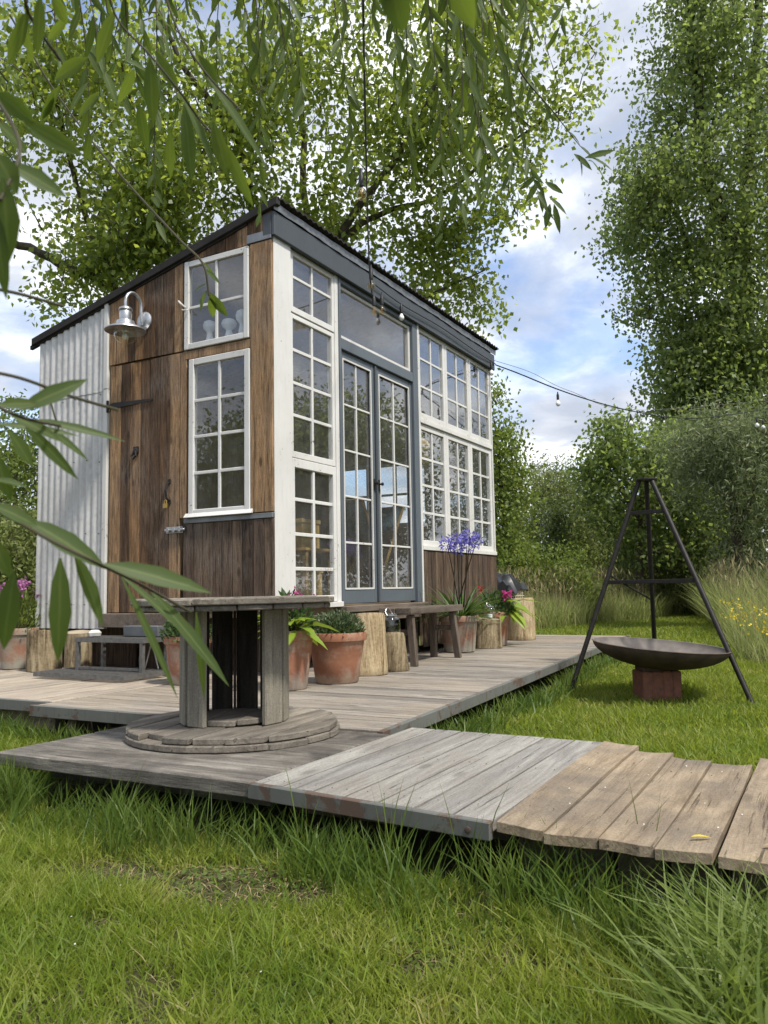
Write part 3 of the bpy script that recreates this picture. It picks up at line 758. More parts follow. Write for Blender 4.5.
# side windows
window('window', 'y', .185, .822, 1.900, 2.615, 2, 2, .045, .045, .045, .022, M['white'], .05, .034, rowz=[2.235])
window('window', 'y', .175, .772, .572, 1.815, 2, 4, .05, .05, .055, .024, M['white'], .05, .034)
mb = MB(); mb.prism([(-.06, .15, .566), (-.06, .80, .566), (-.034, .80, .60), (-.034, .15, .60)][::-1], (.03, 0, 0)); mb.build('sill', M['white'], cab, bevel=.003)
mb = MB(); mb.tube([(-.04, .80, 2.24), (-.06, .83, 2.27), (-.055, .86, 2.30)], [.006, .008, .007], 6); mb.tube([(-.04, .775, 2.22), (-.075, .76, 2.20), (-.08, .80, 2.21)], .006, 6); mb.build('window_stay', M['white_old'], cab)

# front posts and sashes
mb = MB(); mb.box(.001, .222, -.032, .05, -.16, 2.655); mb.build('corner_post', M['white'], cab, bevel=.004)
mb = MB(); mb.box(.222, .25, -.012, .05, -.13, 2.655); mb.box(.885, .935, -.016, .05, -.14, 2.655); mb.build('post', M['white'], cab, bevel=.003)
window('window', 'x', .25, .885, 2.150, 2.655, 2, 0, .035, .045, .05, .024, M['white'], .05, .010, rowz=[2.445])
window('window', 'x', .25, .885, 1.010, 2.145, 2, 0, .035, .04, .05, .026, M['white'], .05, .004, rowz=[1.862, 1.600, 1.345])
window('window', 'x', .25, .885, -.10, 1.004, 2, 4, .042, .07, .05, .028, M['white'], .05, .008, rowz=[.690, .422, .158])
mb = MB(); mb.box(.23, .93, -.04, .05, -.145, -.103); mb.box(.23, .93, -.022, .05, 2.135, 2.20) if False else None; mb.build('sill', M['white_old'], cab, bevel=.003)

# French doors
mb = MB(); mb.box(.938, .968, -.026, .06, -.14, 2.655); mb.box(2.33, 2.43, -.026, .06, -.14, 2.655)
mb.box(.968, 2.33, -.022, .06, 2.035, 2.13); mb.box(.968, 2.33, -.022, .06, 2.61, 2.655); mb.build('door_frame', M['blue'], cab, bevel=.004)
window('transom_window', 'x', .970, 2.328, 2.133, 2.607, 1, 1, .035, .03, .035, .02, M['white_old'], .045, -.006)
for a0, a1 in ((.971, 1.568), (1.604, 2.328)):
    d = window('french_door', 'x', a0, a1, -.125, 2.030, 2, 5, .052, .06, .12, .018, M['blue'], .045, -.002, munmat=M['white'])
    s = .052
    m = MB()
    for q0, q1, r0, r1 in ((a0+s-.002, a0+s+.014, -.005, 1.970), (a1-s-.014, a1-s+.002, -.005, 1.970), (a0+s+.014, a1-s-.014, -.007, .008), (a0+s+.014, a1-s-.014, 1.958, 1.972)):
        m.box(q0, q1, -.0005, .012, r0, r1)
    m.build('glazing_bead', M['white_old'], d)
    h = MB(); hx = a1-.026 if a0 < 1.5 else a0+.026
    h.box(hx-.010, hx+.010, -.006, .003, .88, .98); h.lathe([(0, 0), (.008, .002), (.008, .02), (.016, .026), (.014, .04), (0, .043)], (hx, -.004, .94), 10, rot=Matrix.Rotation(R(90), 3, 'X')); h.build('handle', M['black'], d)
mb = MB(); mb.box(1.572, 1.600, -.012, .02, -.12, 2.03); mb.build('door_stop', M['fascia'], cab, bevel=.003)
mb = MB(); mb.box(.90, 2.48, -.09, .06, -.195, -.142); mb.box(.40, 2.3, -.07, .05, -.28, -.20); mb.build('threshold', M['bench'], cab, bevel=.006, jitter=.003)
mb = MB(); mb.box(2.432, 2.462, -.030, .05, -.17, 2.655); mb.build('post', M['white'], cab, bevel=.003)

# right-hand bank of six windows
edges = [2.466, 3.135, 3.80, 4.455]
for i in range(3):
    a, b = edges[i]+.004, edges[i+1]-.004
    window('window', 'x', a, b, 1.708, 2.655, 2, 3, .052, .05, .06, .024, M['white'], .05, .010, rowz=[2.335, 2.045])
    window('window', 'x', a, b, .418, 1.655, 2, 4, .058, .06, .055, .026, M['white'], .05, .004, rowz=[1.305, 1.03, .752])
mb = MB(); mb.box(2.464, 4.46, -.022, .05, 1.658, 1.705); mb.build('rail', M['white'], cab, bevel=.003)
mb = MB(); mb.box(2.464, 4.475, -.035, .05, .372, .415); mb.build('sill', M['white'], cab, bevel=.003)
mb = MB(); mb.box(4.457, 4.485, -.018, .06, .372, 2.655); mb.build('post', M['white_old'], cab, bevel=.003)
def planks_front(mb, x0, x1, z0, z1, bw):
    n = int(round((x1-x0)/bw)); w_ = (x1-x0)/n
    for i in range(n):
        dy = random.uniform(-.004, .002); mb.box(x0+i*w_+.002, x0+(i+1)*w_-.002, -.022+dy, .0+dy, z0+random.uniform(0, .01), z1)
mb = MB(); planks_front(mb, 2.465, 4.485, -.58, .369, .098); mb.build('plank_wall', M['wood_dark'], cab, bevel=.002)
mb = MB(); mb.box(2.465, 4.47, .004, .03, -.56, .37); mb.build('inner_lining', M['inside'], cab)

# fascia, roof flashing and roof
mb = MB(); mb.box(-.03, 2.2, -.060, -.032, 2.650, 2.835); mb.box(2.203, 4.52, -.060, -.032, 2.648, 2.838); mb.box(-.03, 4.52, -.030, .05, 2.658, 2.83); mb.build('fascia_board', M['fascia'], cab, bevel=.004)
mb = MB(); k = 60; pf = []
for i in range(k+1):
    x = -.04+4.57*i/k; pf.append((x, -.070-.003*math.sin(i*1.7), 2.838+.004*math.sin(i*.37)+.003*math.sin(i*2.3)*math.sin(i*.6)))
vs_ = []
for (x, y, z) in pf: vs_ += [(x, y, z), (x, y+.004, z), (x, y-.004, 2.893), (x, y+.012, 2.893)]
fs = []
for i in range(k):
    a = i*4; b = a+4; fs += [(a, b, b+2, a+2), (a+1, a+3, b+3, b+1), (a, a+1, b+1, b), (a+2, b+2, b+3, a+3)]
fs += [(0, 2, 3, 1), (k*4, k*4+1, k*4+3, k*4+2)]
mb.add(vs_, fs); mb.build('roof_flashing', M['zinc'], cab)
mb = MB(); nx = 366; vs_ = []
sl_ = .241
for i in range(nx+1):
    x = -.035+4.60*i/nx; wv = .0075*math.sin(2*math.pi*x/.076)
    for (y, t_) in ((-.105, 0), (2.60, 0)):
        z = 2.905-sl_*y+wv
        vs_ += [(x, y, z), (x, y, z-.012)]
fs = []
for i in range(nx):
    a = i*4; b = a+4; fs += [(a, b, b+2, a+2), (a+1, a+3, b+3, b+1), (a, a+1, b+1, b), (a+2, b+2, b+3, a+3)]
fs += [(0, 2, 3, 1), (nx*4, nx*4+1, nx*4+3, nx*4+2)]
mb.add(vs_, fs); mb.build('roof', M['roof'], cab, smooth=True)
mb = MB(); mb.prism([(-.055, -.10, 2.868), (-.055, 2.60, 2.868-.241*2.70), (-.055, 2.60, 2.932-.241*2.70), (-.055, -.10, 2.932)][::-1], (.05, 0, 0))
mb.build('verge_trim', M['roof'], cab, bevel=.004)
mb = MB(); mb.prism([(-.034, .2, roof_z(.2)-.034), (-.034, 2.64, roof_z(2.64)-.034), (-.034, 2.64, roof_z(2.64)), (-.034, .2, roof_z(.2))][::-1], (.03, 0, 0)); mb.build('verge_trim', M['roof'], cab)

# far and back walls, floor, ceiling, skirting
mb = MB(); mb.box(.03, 4.45, 2.47, 2.50, -.28, 2.22); mb.build('back_wall', M['inside'], cab)
wy0, wy1, wz0, wz1 = .85, 2.20, .78, 1.62
mb = MB(); mb.box(4.44, 4.47, .03, wy0, -.6, 2.58); mb.box(4.44, 4.47, wy1, 2.5, -.6, 2.22); mb.box(4.44, 4.47, wy0, wy1, -.6, wz0)
mb.prism([(4.44, wy0, wz1), (4.44, wy1, wz1), (4.44, wy1, roof_z(wy1)-.03), (4.44, wy0, roof_z(wy0)-.03)][::-1], (.03, 0, 0))
mb.prism([(4.44, .03, 2.58), (4.44, wy0, 2.4), (4.44, wy0, roof_z(wy0)-.03), (4.44, .03, roof_z(.03)-.03)][::-1], (.03, 0, 0)); mb.build('gable_wall', M['inside'], cab)
window('window', 'y', wy0, wy1, wz0, wz1, 3, 2, .05, .05, .05, .03, M['white'], .04, -4.435)
mb = MB(); mb.box(.0, 4.47, .03, 2.5, FL-.05, FL); mb.build('floor', M['inside'], cab)
mb = MB(); mb.prism([(.03, .03, roof_z(.03)-.05), (.03, 2.5, roof_z(2.5)-.05), (.03, 2.5, roof_z(2.5)-.025), (.03, .03, roof_z(.03)-.025)][::-1], (4.41, 0, 0)); mb.build('ceiling', M['inside'], cab)
for x in (.9, 1.8, 2.7, 3.6):
    mb = MB(); mb.prism([(x, .06, roof_z(.06)-.13), (x, 2.46, roof_z(2.46)-.13), (x, 2.46, roof_z(2.46)-.052), (x, .06, roof_z(.06)-.052)][::-1], (.05, 0, 0)); mb.build('rafter', M['inside_x'], cab)
mb = MB(); mb.box(.35, 4.4, 1.6, 1.64, DZ+.005, FL-.052); mb.box(.3, .34, .1, 1.595, DZ+.005, FL-.052); mb.box(.3, .34, 1.65, 2.44, DZ+.005, FL-.052); mb.box(.06, 4.4, 2.445, 2.48, DZ+.005, FL-.052); mb.build('underfloor_light_block', M['wood_dark'], cab)  # boards added under the floor to block light and keep the void dark
mb = MB()
for x, y in ((.08, .06), (.08, 2.3), (1.2, .1), (2.4, .06), (4.3, 2.3)):
    mb = MB(); mb.box(x, x+.1, y, y+.1, DZ+.002, FL-.052); mb.build('foundation_post', M['bench'], cab)

# ------------------------------------------------------------------ inside the cabin
def crate(x, y, z, sx, sy, sz, label):
    t = thing('storage_box', label, 'box', (x, y, z), 'yellow boxes inside the cabin')
    mb = MB(); mb.box(x-sx/2, x+sx/2, y-sy/2, y+sy/2, z, z+sz-.035); mb.build('box_body', M['card'], t, bevel=.004)
    mb = MB(); mb.box(x-sx/2-.008, x+sx/2+.008, y-sy/2-.008, y+sy/2+.008, z+sz-.035, z+sz); mb.build('lid', M['card'], t, bevel=.004)
crate(1.06, .5, FL+.002, .30, .30, .32, 'warm yellow lidded box on the cabin floor under the little table')
t = thing('stool_table', 'small pine side table inside with a yellow box on it', 'table', (1.08, .5, FL))
mb = MB(); mb.box(.86, 1.32, .28, .74, .325, .35); mb.build('tabletop', M['inside_x'], t, bevel=.004)
for x, y in ((.89, .31), (1.29, .31), (.89, .71), (1.29, .71)):
    mb = MB(); mb.box(x-.018, x+.018, y-.018, y+.018, FL+.002, .323); mb.build('leg', M['inside_x'], t)
crate(1.06, .5, .352, .27, .27, .25, 'warm yellow lidded box raised on the little table inside the cabin')

t = thing('deck_chair', 'blue grey canvas sling chair with light wooden legs behind the glass doors', 'chair', (3.3, 1.2, FL))
mb = MB(); k = 14; vs_ = []
for i in range(k+1):
    s = i/k
    for j in range(7):
        q = j/6-.5
        vs_.append((3.0+1.0*s, 1.2+q*.5+.05*math.sin(s*3), .98-.36*math.sin(math.pi*s)**.8+.05*q*q+.02*math.sin(9*s+q*6)))
vs_ += [(a, b, c-.004) for (a, b, c) in vs_]; o = (k+1)*7
fs = [(i*7+j, i*7+j+1, (i+1)*7+j+1, (i+1)*7+j) for i in range(k) for j in range(6)] + [(o+i*7+j, o+(i+1)*7+j, o+(i+1)*7+j+1, o+i*7+j+1) for i in range(k) for j in range(6)]
mb.add(vs_, fs); mb.build('seat', M['fabric'], t, smooth=True)
for a, b in (((3.0, .98, .98), (3.75, .98, FL+.01)), ((4.0, .98, .98), (3.25, .98, FL+.01)), ((3.0, 1.44, .98), (3.75, 1.44, FL+.01)), ((4.0, 1.44, .98), (3.25, 1.44, FL+.01))):
    mb = MB(); mb.tube([a, b], .017, 8); mb.build('leg', M['inside_x'], t)
mb = MB(); mb.tube([(3.0, .97, .98), (3.0, 1.45, .98)], .016, 8); mb.tube([(4.0, .97, .98), (4.0, 1.45, .98)], .016, 8); mb.build('crossbar', M['inside_x'], t)

t = thing('work_table', 'plain pine table by the far wall inside the cabin', 'table', (2.3, 1.9, FL))
mb = MB(); mb.box(1.5, 2.7, 1.55, 2.2, .42, .455); mb.build('tabletop', M['inside_x'], t, bevel=.004)
for x, y in ((1.55, 1.6), (2.65, 1.6), (1.55, 2.15), (2.65, 2.15)):
    mb = MB(); mb.box(x-.025, x+.025, y-.025, y+.025, FL+.002, .418); mb.build('leg', M['inside_x'], t)
def pendant(x, y, z, r, label):
    t = thing('pendant_lamp', label, 'lamp', (x, y, z), 'straw pendant lamps inside')
    prof = [(r*.35, r*.75), (r*.8, r*.45), (r, 0), (r*.85, -r*.45), (r*.4, -r*.72)]
    mb = MB(); mb.lathe(prof, (x, y, z), 20); mb.build('lamp_shade', M['shade'], t, smooth=True)
    mb = MB(); mb.tube([(x, y, z+r*.72), (x, y, roof_z(y)-.06)], .004, 6); mb.build('cord', M['socket'], t)
pendant(4.0, .72, 1.55, .15, 'larger round straw lampshade hanging behind the bank of six windows')
pendant(3.55, .5, 1.62, .11, 'smaller straw lampshade hanging beside the larger one')
mb = MB(); k = 40; vs_ = []
for i in range(k+1):
    x = 3.86+.42*i/k; y = .13+.022*math.sin(i*1.1)
    vs_ += [(x, y, .45), (x, y, 2.55), (x, y+.003, .45), (x, y+.003, 2.55)]
fs = []
for i in range(k):
    a = i*4; b = a+4; fs += [(a, b, b+1, a+1), (a+2, a+3, b+3, b+2), (a+1, b+1, b+3, a+3), (a, a+2, b+2, b)]
mb.add(vs_, fs); o = mb.build('curtain', M['curtain'], None, smooth=True); tag(o, 'dark grey curtain hanging inside the bank of six windows', 'curtain')

t = thing('shelf_board', 'narrow timber shelf behind the small upper side window', 'shelf', (.13, .5, 1.93))
mb = MB(); mb.box(.034, .24, .2, .80, 1.925, 1.945); mb.build('board', M['inside_x'], t)
for i, (y, r, h, lb) in enumerate(((.70, .052, .22, 'white ceramic vase with round top standing apart from the other two'), (.50, .058, .20, 'white ceramic vase with round top, middle one on the window shelf'), (.37, .05, .25, 'white ceramic vase with round top, tallest on the window shelf'))):
    t = thing('ceramic_vase', lb, 'vase', (.13, y, 1.946), 'white vases on the window shelf')
    mb = MB(); b = r
    prof = [(b*.7, 0), (b*.8, .01), (b*.62, h*.25), (b*.42, h*.5), (b*.5, h*.56), (b*.95, h*.68), (b*1.05, h*.80), (b*.85, h*.93), (b*.3, h), (0, h)]
    mb.lathe(prof, (.13, y, 1.946), 20); mb.build('body', M['ceramic'], t, smooth=True)

# ------------------------------------------------------------------ wall lamp
t = thing('wall_lamp', 'galvanised gooseneck barn lamp with glass globe above the side door', 'lamp', (-.02, 1.25, 2.2))
RY = Matrix.Rotation(R(-90), 3, 'Y')
mb = MB(); mb.lathe([(.0, 0), (.078, 0), (.078, .012), (.06, .03), (.02, .036), (0, .036)], (-.024, 1.25, 2.21), 24, rot=RY); mb.build('wall_plate', M['galv'], t, smooth=True)
LXp = -.235
arc = [(-.055, 1.25, 2.17), (-.062, 1.25, 2.20), (-.065, 1.25, 2.27)]
for i in range(9):
    a = math.pi*i/8; arc.append((LXp+.085+.085*math.cos(a), 1.25, 2.315+.095*math.sin(a)))
arc += [(LXp, 1.25, 2.29), (LXp, 1.25, 2.265)]
mb = MB(); mb.tube(arc, .013, 10); mb.build('gooseneck_arm', M['galv'], t, smooth=True)
lc = (LXp, 1.25, 2.065)
mb = MB(); mb.lathe([(.0, .21), (.028, .208), (.05, .195), (.054, .18), (.046, .165), (.05, .155), (.048, .10), (.07, .085), (.075, .06), (.16, .018), (.163, .008), (.158, .006), (.07, .05), (.0, .055)], lc, 32); mb.build('lamp_shade', M['galv'], t, smooth=True)
mb = MB(); mb.lathe([(.078, .03), (.090, .0), (.088, -.035), (.066, -.075), (.026, -.097), (0, -.10)], lc, 24); mb.build('glass_globe', M['lamp_glass'], t, smooth=True)
mb = MB(); mb.tube([(LXp, 1.25, 2.115), (LXp, 1.25, 2.055)], .022, 10); mb.sphere((LXp, 1.25, 2.03), .026, 12); mb.build('bulb', M['bulb_white'], t, smooth=True)

# ------------------------------------------------------------------ cable drum table
SC = (-1.93, -1.22); SR = .462
t = thing('cable_drum_table', 'grey wooden cable drum used as a table on the dark platform', 'table', (*SC, DZ))
def strip_disc(mb, c, r, z0, z1, n, ang, gap=.007, skip=None, rj=.004):
    w_ = 2*r/n
    for i in range(n):
        u0, u1 = -r+i*w_+gap/2, -r+(i+1)*w_-gap/2
        rr = r-random.uniform(0, rj)
        def ln(u): return math.sqrt(max(rr*rr-u*u, 1e-5))
        us = [u0+(u1-u0)*k/5 for k in range(6)]
        lo = [-ln(u) for u in us]; hi = [ln(u) for u in us]
        if skip and i in skip: lo = [l+skip[i] for l in lo]
        pts = [(l, u) for l, u in zip(lo, us)] + [(h, u) for h, u in zip(hi[::-1], us[::-1])]
        ca, sa = math.cos(ang), math.sin(ang); dz = random.uniform(-.0025, .0025)
        P = [(c[0]+a*ca-b*sa, c[1]+a*sa+b*ca, z0+dz) for a, b in pts]
        # orientation
        area = sum(P[k][0]*P[(k+1) % len(P)][1]-P[(k+1) % len(P)][0]*P[k][1] for k in range(len(P)))
        if area < 0: P = P[::-1]
        mb.prism(P, (0, 0, z1-z0))
mb = MB(); strip_disc(mb, SC, SR, DZ+.030, DZ+.056, 7, R(8), skip={4: .055, 2: .01}, rj=.012); strip_disc(mb, SC, SR+.004, DZ+.001, DZ+.028, 6, R(98), rj=.005)
mb.build('bottom_disc', M['spool_x'], t, bevel=.004)
TZ = -.034
mb = MB(); strip_disc(mb, SC, SR-.01, TZ-.026, TZ, 7, R(-30), rj=.01); strip_disc(mb, SC, SR-.03, TZ-.05, TZ-.028, 6, R(60), rj=.006)
mb.build('top_disc', M['spool_x'], t, bevel=.004)
va = math.atan2(CAM[1]-SC[1], CAM[0]-SC[0])
for i in range(12):
    a = va + 2*math.pi*(i+.5)/12
    off = ((a-va+math.pi) % (2*math.pi))-math.pi
    if -.42 < off-.14 < .42 : continue        # the open side towards the lawn
    x, y = SC[0]+.222*math.cos(a), SC[1]+.222*math.sin(a)
    wdt = .10 + random.uniform(-.006, .006)
    mb = MB(); tx, ty = -math.sin(a), math.cos(a); nx_, ny_ = math.cos(a), math.sin(a)
    P = [(x+tx*wdt/2-nx_*.012, y+ty*wdt/2-ny_*.012), (x-tx*wdt/2-nx_*.012, y-ty*wdt/2-ny_*.012), (x-tx*wdt/2+nx_*.012, y-ty*wdt/2+ny_*.012), (x+tx*wdt/2+nx_*.012, y+ty*wdt/2+ny_*.012)]
    mb.prism([(p[0], p[1], DZ+.058) for p in P], (0, 0, TZ-.052-DZ-.058)); mb.build('stave', M['spool'] if abs(off) < 1.9 else M['spool_shaded'], t, bevel=.004)  # back staves take the copy darkened to imitate shade
mb = MB(); strip_disc(mb, SC, .195, DZ+.060, DZ+.085, 3, R(20)); mb.build('core_disc', M['spool_x'], t, bevel=.004)
mb = MB()
for k in range(3):
    a = va+R(60+120*k); mb.tube([(SC[0]+.16*math.cos(a), SC[1]+.16*math.sin(a), DZ+.086), (SC[0]+.16*math.cos(a), SC[1]+.16*math.sin(a), TZ-.053)], .007, 6)
    mb.build('tie_rod', M['rust'], t); mb = MB()

# ------------------------------------------------------------------ metal grid steps
t = thing('metal_step', 'two-tread grey metal grid step in front of the brown side door', 'step', (-.35, 1.25, DZ))
def grid_tread(x0, x1, y0, y1, z, name):
    mb = MB(); th = .035
    mb.box(x0, x0+.006, y0, y1, z-th, z); mb.box(x1-.006, x1, y0, y1, z-th, z); mb.box(x0+.006, x1-.006, y0, y0+.006, z-th, z); mb.box(x0+.006, x1-.006, y1-.006, y1, z-th, z)
    y = y0+.03
    while y < y1-.01: mb.box(x0+.006, x1-.006, y, y+.004, z-.026, z-.002); y += .032
    x = x0+.022
    while x < x1-.01: mb.box(x, x+.003, y0+.006, y1-.006, z-.022, z-.004); x += .020
    mb.build(name, M['galv_dull'], t)
M['galv_dull'] = plain('dull galvanised grating', (.20, .195, .185), .6, .5, .4, 30, .2)
grid_tread(-.64, -.20, .80, 1.74, DZ+.052, 'tread')
grid_tread(-.40, -.12, .86, 1.58, -.335, 'tread')
for x, y in ((-.385, 1.555), (-.385, .885), (-.135, 1.555), (-.135, .885)):
    mb = MB(); mb.box(x-.014, x+.014, y-.014, y+.014, DZ+.006, -.372); mb.build('leg', M['galv_dull'], t)
mb = MB(); mb.bar((-.385, 1.54, DZ+.07), (-.135, .90, DZ+.07), .02, .02) if False else mb.box(-.392, -.378, .90, 1.54, DZ+.058, DZ+.075); mb.build('crossbar', M['galv_dull'], t)
mb = MB(); mb.lathe([(.001, 0), (.045, .005), (.05, .03), (.03, .05), (0, .053)], (-.30, 1.47, -.333), 12, wob=.15); o = mb.build('pale_stone', M['stone'], smooth=True); tag(o, 'pale stone lying on the upper metal tread', 'stone')
mb = MB(); mb.prism([(-.21, .90, -.333), (-.13, .90, -.333), (-.125, .90, -.255), (-.215, .90, -.255)][::-1], (0, .36, 0)); o = mb.build('metal_trough', M['zinc'], bevel=.003); tag(o, 'small zinc trough on the back of the upper metal tread', 'trough')
t = thing('lantern_stand', 'thin pale wire A-shaped stand in the dark under the metal step', 'stand', (-.05, 1.1, DZ))
for a, b in (((-.05, 1.19, DZ+.04), (-.05, 1.12, DZ+.25)), ((-.05, 1.05, DZ+.04), (-.05, 1.12, DZ+.25))):
    mb = MB(); mb.tube([a, b], .006, 6); mb.build('leg', M['galv'], t)

# ------------------------------------------------------------------ logs
def log(x, y, h, r0, r1, mat, label, lean=(0, 0)):
    t = thing('log_stump', label, 'stump', (x, y, DZ), 'upright log stumps on the deck')
    mb = MB(); n = 28; ph = [random.random()*6 for _ in range(4)]
    zs = [0, .02, .12, .3, .5, .7, .88, .97, 1.0]; vs_ = []
    for s in zs:
        r = r0+(r1-r0)*s
        if s in (0, 1.0): r *= .96
        for j in range(n):
            a = 2*math.pi*j/n
            q = r*(1+.05*math.sin(2*a+ph[0])+.035*math.sin(3*a+ph[1]+s)+.02*math.sin(7*a+ph[2]+s*2)+.014*math.sin(13*a+ph[3]))
            vs_.append((x+q*math.cos(a)+lean[0]*s, y+q*math.sin(a)+lean[1]*s, DZ+.002+h*s+(.012*math.sin(a+ph[1]) if s == 1.0 else 0)))
    k = len(zs)
    fs = [(i*n+j, i*n+(j+1) % n, (i+1)*n+(j+1) % n, (i+1)*n+j) for i in range(k-1) for j in range(n)]
    fs.append(tuple(range(n))[::-1]); mb.add(vs_, fs)
    mb.build('trunk_wood', mat, t, smooth=True)
    mb = MB(); mb.add([vs_[(k-1)*n+j] for j in range(n)]+[(x+lean[0], y+lean[1], DZ+h+.003)], [(j, (j+1) % n, n) for j in range(n)])
    mb.build('cut_top', M['log_end'], t)
log(.44, -.53, .44, .150, .125, M['log_pale'], 'tall pale stump behind the big terracotta pot', (.0, -.01))
log(.74, -.60, .285, .108, .100, M['log_bark'], 'short stump by the bench carrying a glass jar', (-.03, .02))
log(3.14, -.41, .30, .150, .145, M['log_bark'], 'squat stump between the agapanthus pot and the pink flower pot, jar on top')
log(4.42, -.32, .48, .160, .148, M['log_pale'], 'tall smooth pale stump at the far end of the deck')
log(-.19, 2.18, .33, .145, .140, M['log_bark'], 'broad brown stump beside the grey pot and corrugated wall')
log(-.17, 1.80, .32, .105, .10, M['log_bark'], 'slim brown stump half hidden behind the metal step')

# ------------------------------------------------------------------ glass jars
def jar(x, y, z, r, h, label):
    t = thing('glass_jar', label, 'jar', (x, y, z), 'glass jars on stumps')
    mb = MB(); mb.lathe([(0, 0), (r*.95, 0), (r, .012), (r, h*.62), (r*.93, h*.74), (r*.66, h*.84), (r*.64, h*.97), (r*.70, h)], (x, y, z), 20); mb.build('glass_body', M['jar_glass'], t, smooth=True)
    mb = MB(); mb.lathe([(r*.67, h*.86), (r*.70, h*.87), (r*.70, h*.90), (r*.67, h*.91)], (x, y, z), 20); mb.build('wire_rim', M['galv'], t, smooth=True)
    mb = MB(); mb.tube([(x-r*.68, y, z+h*.9)]+[(x-r*.68*math.cos(a), y+.02, z+h*.9+r*.75*math.sin(a)) for a in (.5, 1.0, 1.57, 2.1, 2.6)]+[(x+r*.68, y, z+h*.9)], .0025, 5); mb.build('wire_handle', M['galv'], t)
    mb = MB(); mb.lathe([(0, .008), (r*.45, .008), (r*.45, h*.32), (0, h*.33)], (x, y, z), 12); mb.build('candle', M['black'] if h > .14 else M['ceramic'], t, smooth=True)
jar(.715, -.585, DZ+.288, .075, .15, 'clear glass jar with dark candle on the short stump by the bench')
jar(3.12, -.45, DZ+.304, .06, .135, 'clear glass jar on the squat stump beside the agapanthus')

# ------------------------------------------------------------------ bench
t = thing('rustic_bench', 'dark rustic bench with splayed legs below the glass double doors', 'bench', (1.5, -.45, DZ))
mb = MB(); mb.box(.985, 2.03, -.625, -.487, -.215, -.158); mb.box(.98, 2.035, -.480, -.335, -.217, -.160); mb.build('seat', M['bench'], t, bevel=.008, seg=2, jitter=.003)
for (x, y, sx_, sy_) in ((1.07, -.575, .02, -.02), (1.90, -.57, .07, -.02), (1.10, -.38, -.02, .03), (1.90, -.38, .07, .03)):
    mb = MB(); mb.bar((x+sx_, y+sy_, DZ+.002), (x, y, -.219), .058, .045, up=(1, 0, 0)); mb.build('leg', M['bench_leg'], t, bevel=.005)
for x in (1.10, 1.93):
    mb = MB(); mb.bar((x, -.56, -.36), (x, -.39, -.36), .025, .045); mb.build('stretcher', M['bench'], t, bevel=.004)

# ------------------------------------------------------------------ potted plants
def pot(t, x, y, r1, r0, h, mat, tilt=0):
    z = DZ+.002; mb = MB(); rim = h*.17
    prof = [(r0*.94, 0), (r0, .008), (r0+(r1*.90-r0)*.5, (h-rim)*.5), (r1*.91, h-rim-.006), (r1*.93, h-rim), (r1*.99, h-rim+.004), (r1, h-rim+.015), (r1, h-.012), (r1*.985, h-.002), (r1*.94, h), (r1*.90, h-.004), (r1*.86, h-.05), (0.0, h-.045)]
    mb.lathe(prof, (0, 0, 0), 40, mis=[0]*10+[0, 1])
    o = mb.build('pot', [mat, M['soil']], t, smooth=True, world=False); o.location = (0, 0, .002)
    return z+h-.04
def plant_thing(label, x, y): return thing('potted_plant', label, 'potted plant', (x, y, DZ), 'potted plants around the cabin')

def mound(t, name, mat, c, rx, rz, n, ln, wd, shape='kite', up=.3, flat=0.0, curl=.2, seed=1):
    rng = np.random.default_rng(seed); d = rand_dirs(n, rng); d[:, 2] = np.abs(d[:, 2])*(1-flat)
    rad = rng.uniform(.35, 1.0, n)**.6
    pos = np.asarray(c)+d*np.array([rx, rx, rz])*rad[:, None]
    dirs = unit(d+rng.normal(size=(n, 3))*.5+np.array([0, 0, up])); nr = unit(rng.normal(size=(n, 3))+np.array([0, 0, 1.2]))
    return leaf_mesh(name, mat, t, pos, dirs, nr, rng.uniform(.6, 1.25, n)*ln, rng.uniform(.7, 1.2, n)*wd, shape, curl)

def stalk_sprays(t, name, mat, c, n, h, spread, seed=1, w=.004):
    rng = np.random.default_rng(seed); mb = MB(); tips = []
    for i in range(n):
        a = rng.uniform(0, 6.28); q = rng.uniform(0, 1)**.6
        b = np.array(c)+np.array([math.cos(a), math.sin(a), 0])*spread*.35*q
        hh = h*rng.uniform(.75, 1.1); e = b+np.array([math.cos(a)*spread*q, math.sin(a)*spread*q, hh])
        m_ = (b+e)/2+np.array([0, 0, hh*.08]); mb.tube([b, m_, e], [w, w*.8, w*.5], 5, cap=False); tips.append(e)
    mb.build(name, mat, t); return np.array(tips)

# big terracotta pot
x, y = -.07, -.59; t = plant_thing('large clean terracotta pot with low grey green shrub before the tall stump', x, y)
zt = pot(t, x, y, .205, .145, .335, M['terra'])
stalk_sprays(t, 'stem', M['twig'], (x, y, zt), 40, .14, .17, 3, .0025)
mound(t, 'foliage', L['heath'], (x, y, zt+.01), .20, .17, 1900, .032, .011, 'kite', .6, seed=5)
mound(t, 'foliage', L['hosta_dark'], (x, y, zt-.01), .19, .12, 900, .035, .014, 'kite', .5, seed=6)
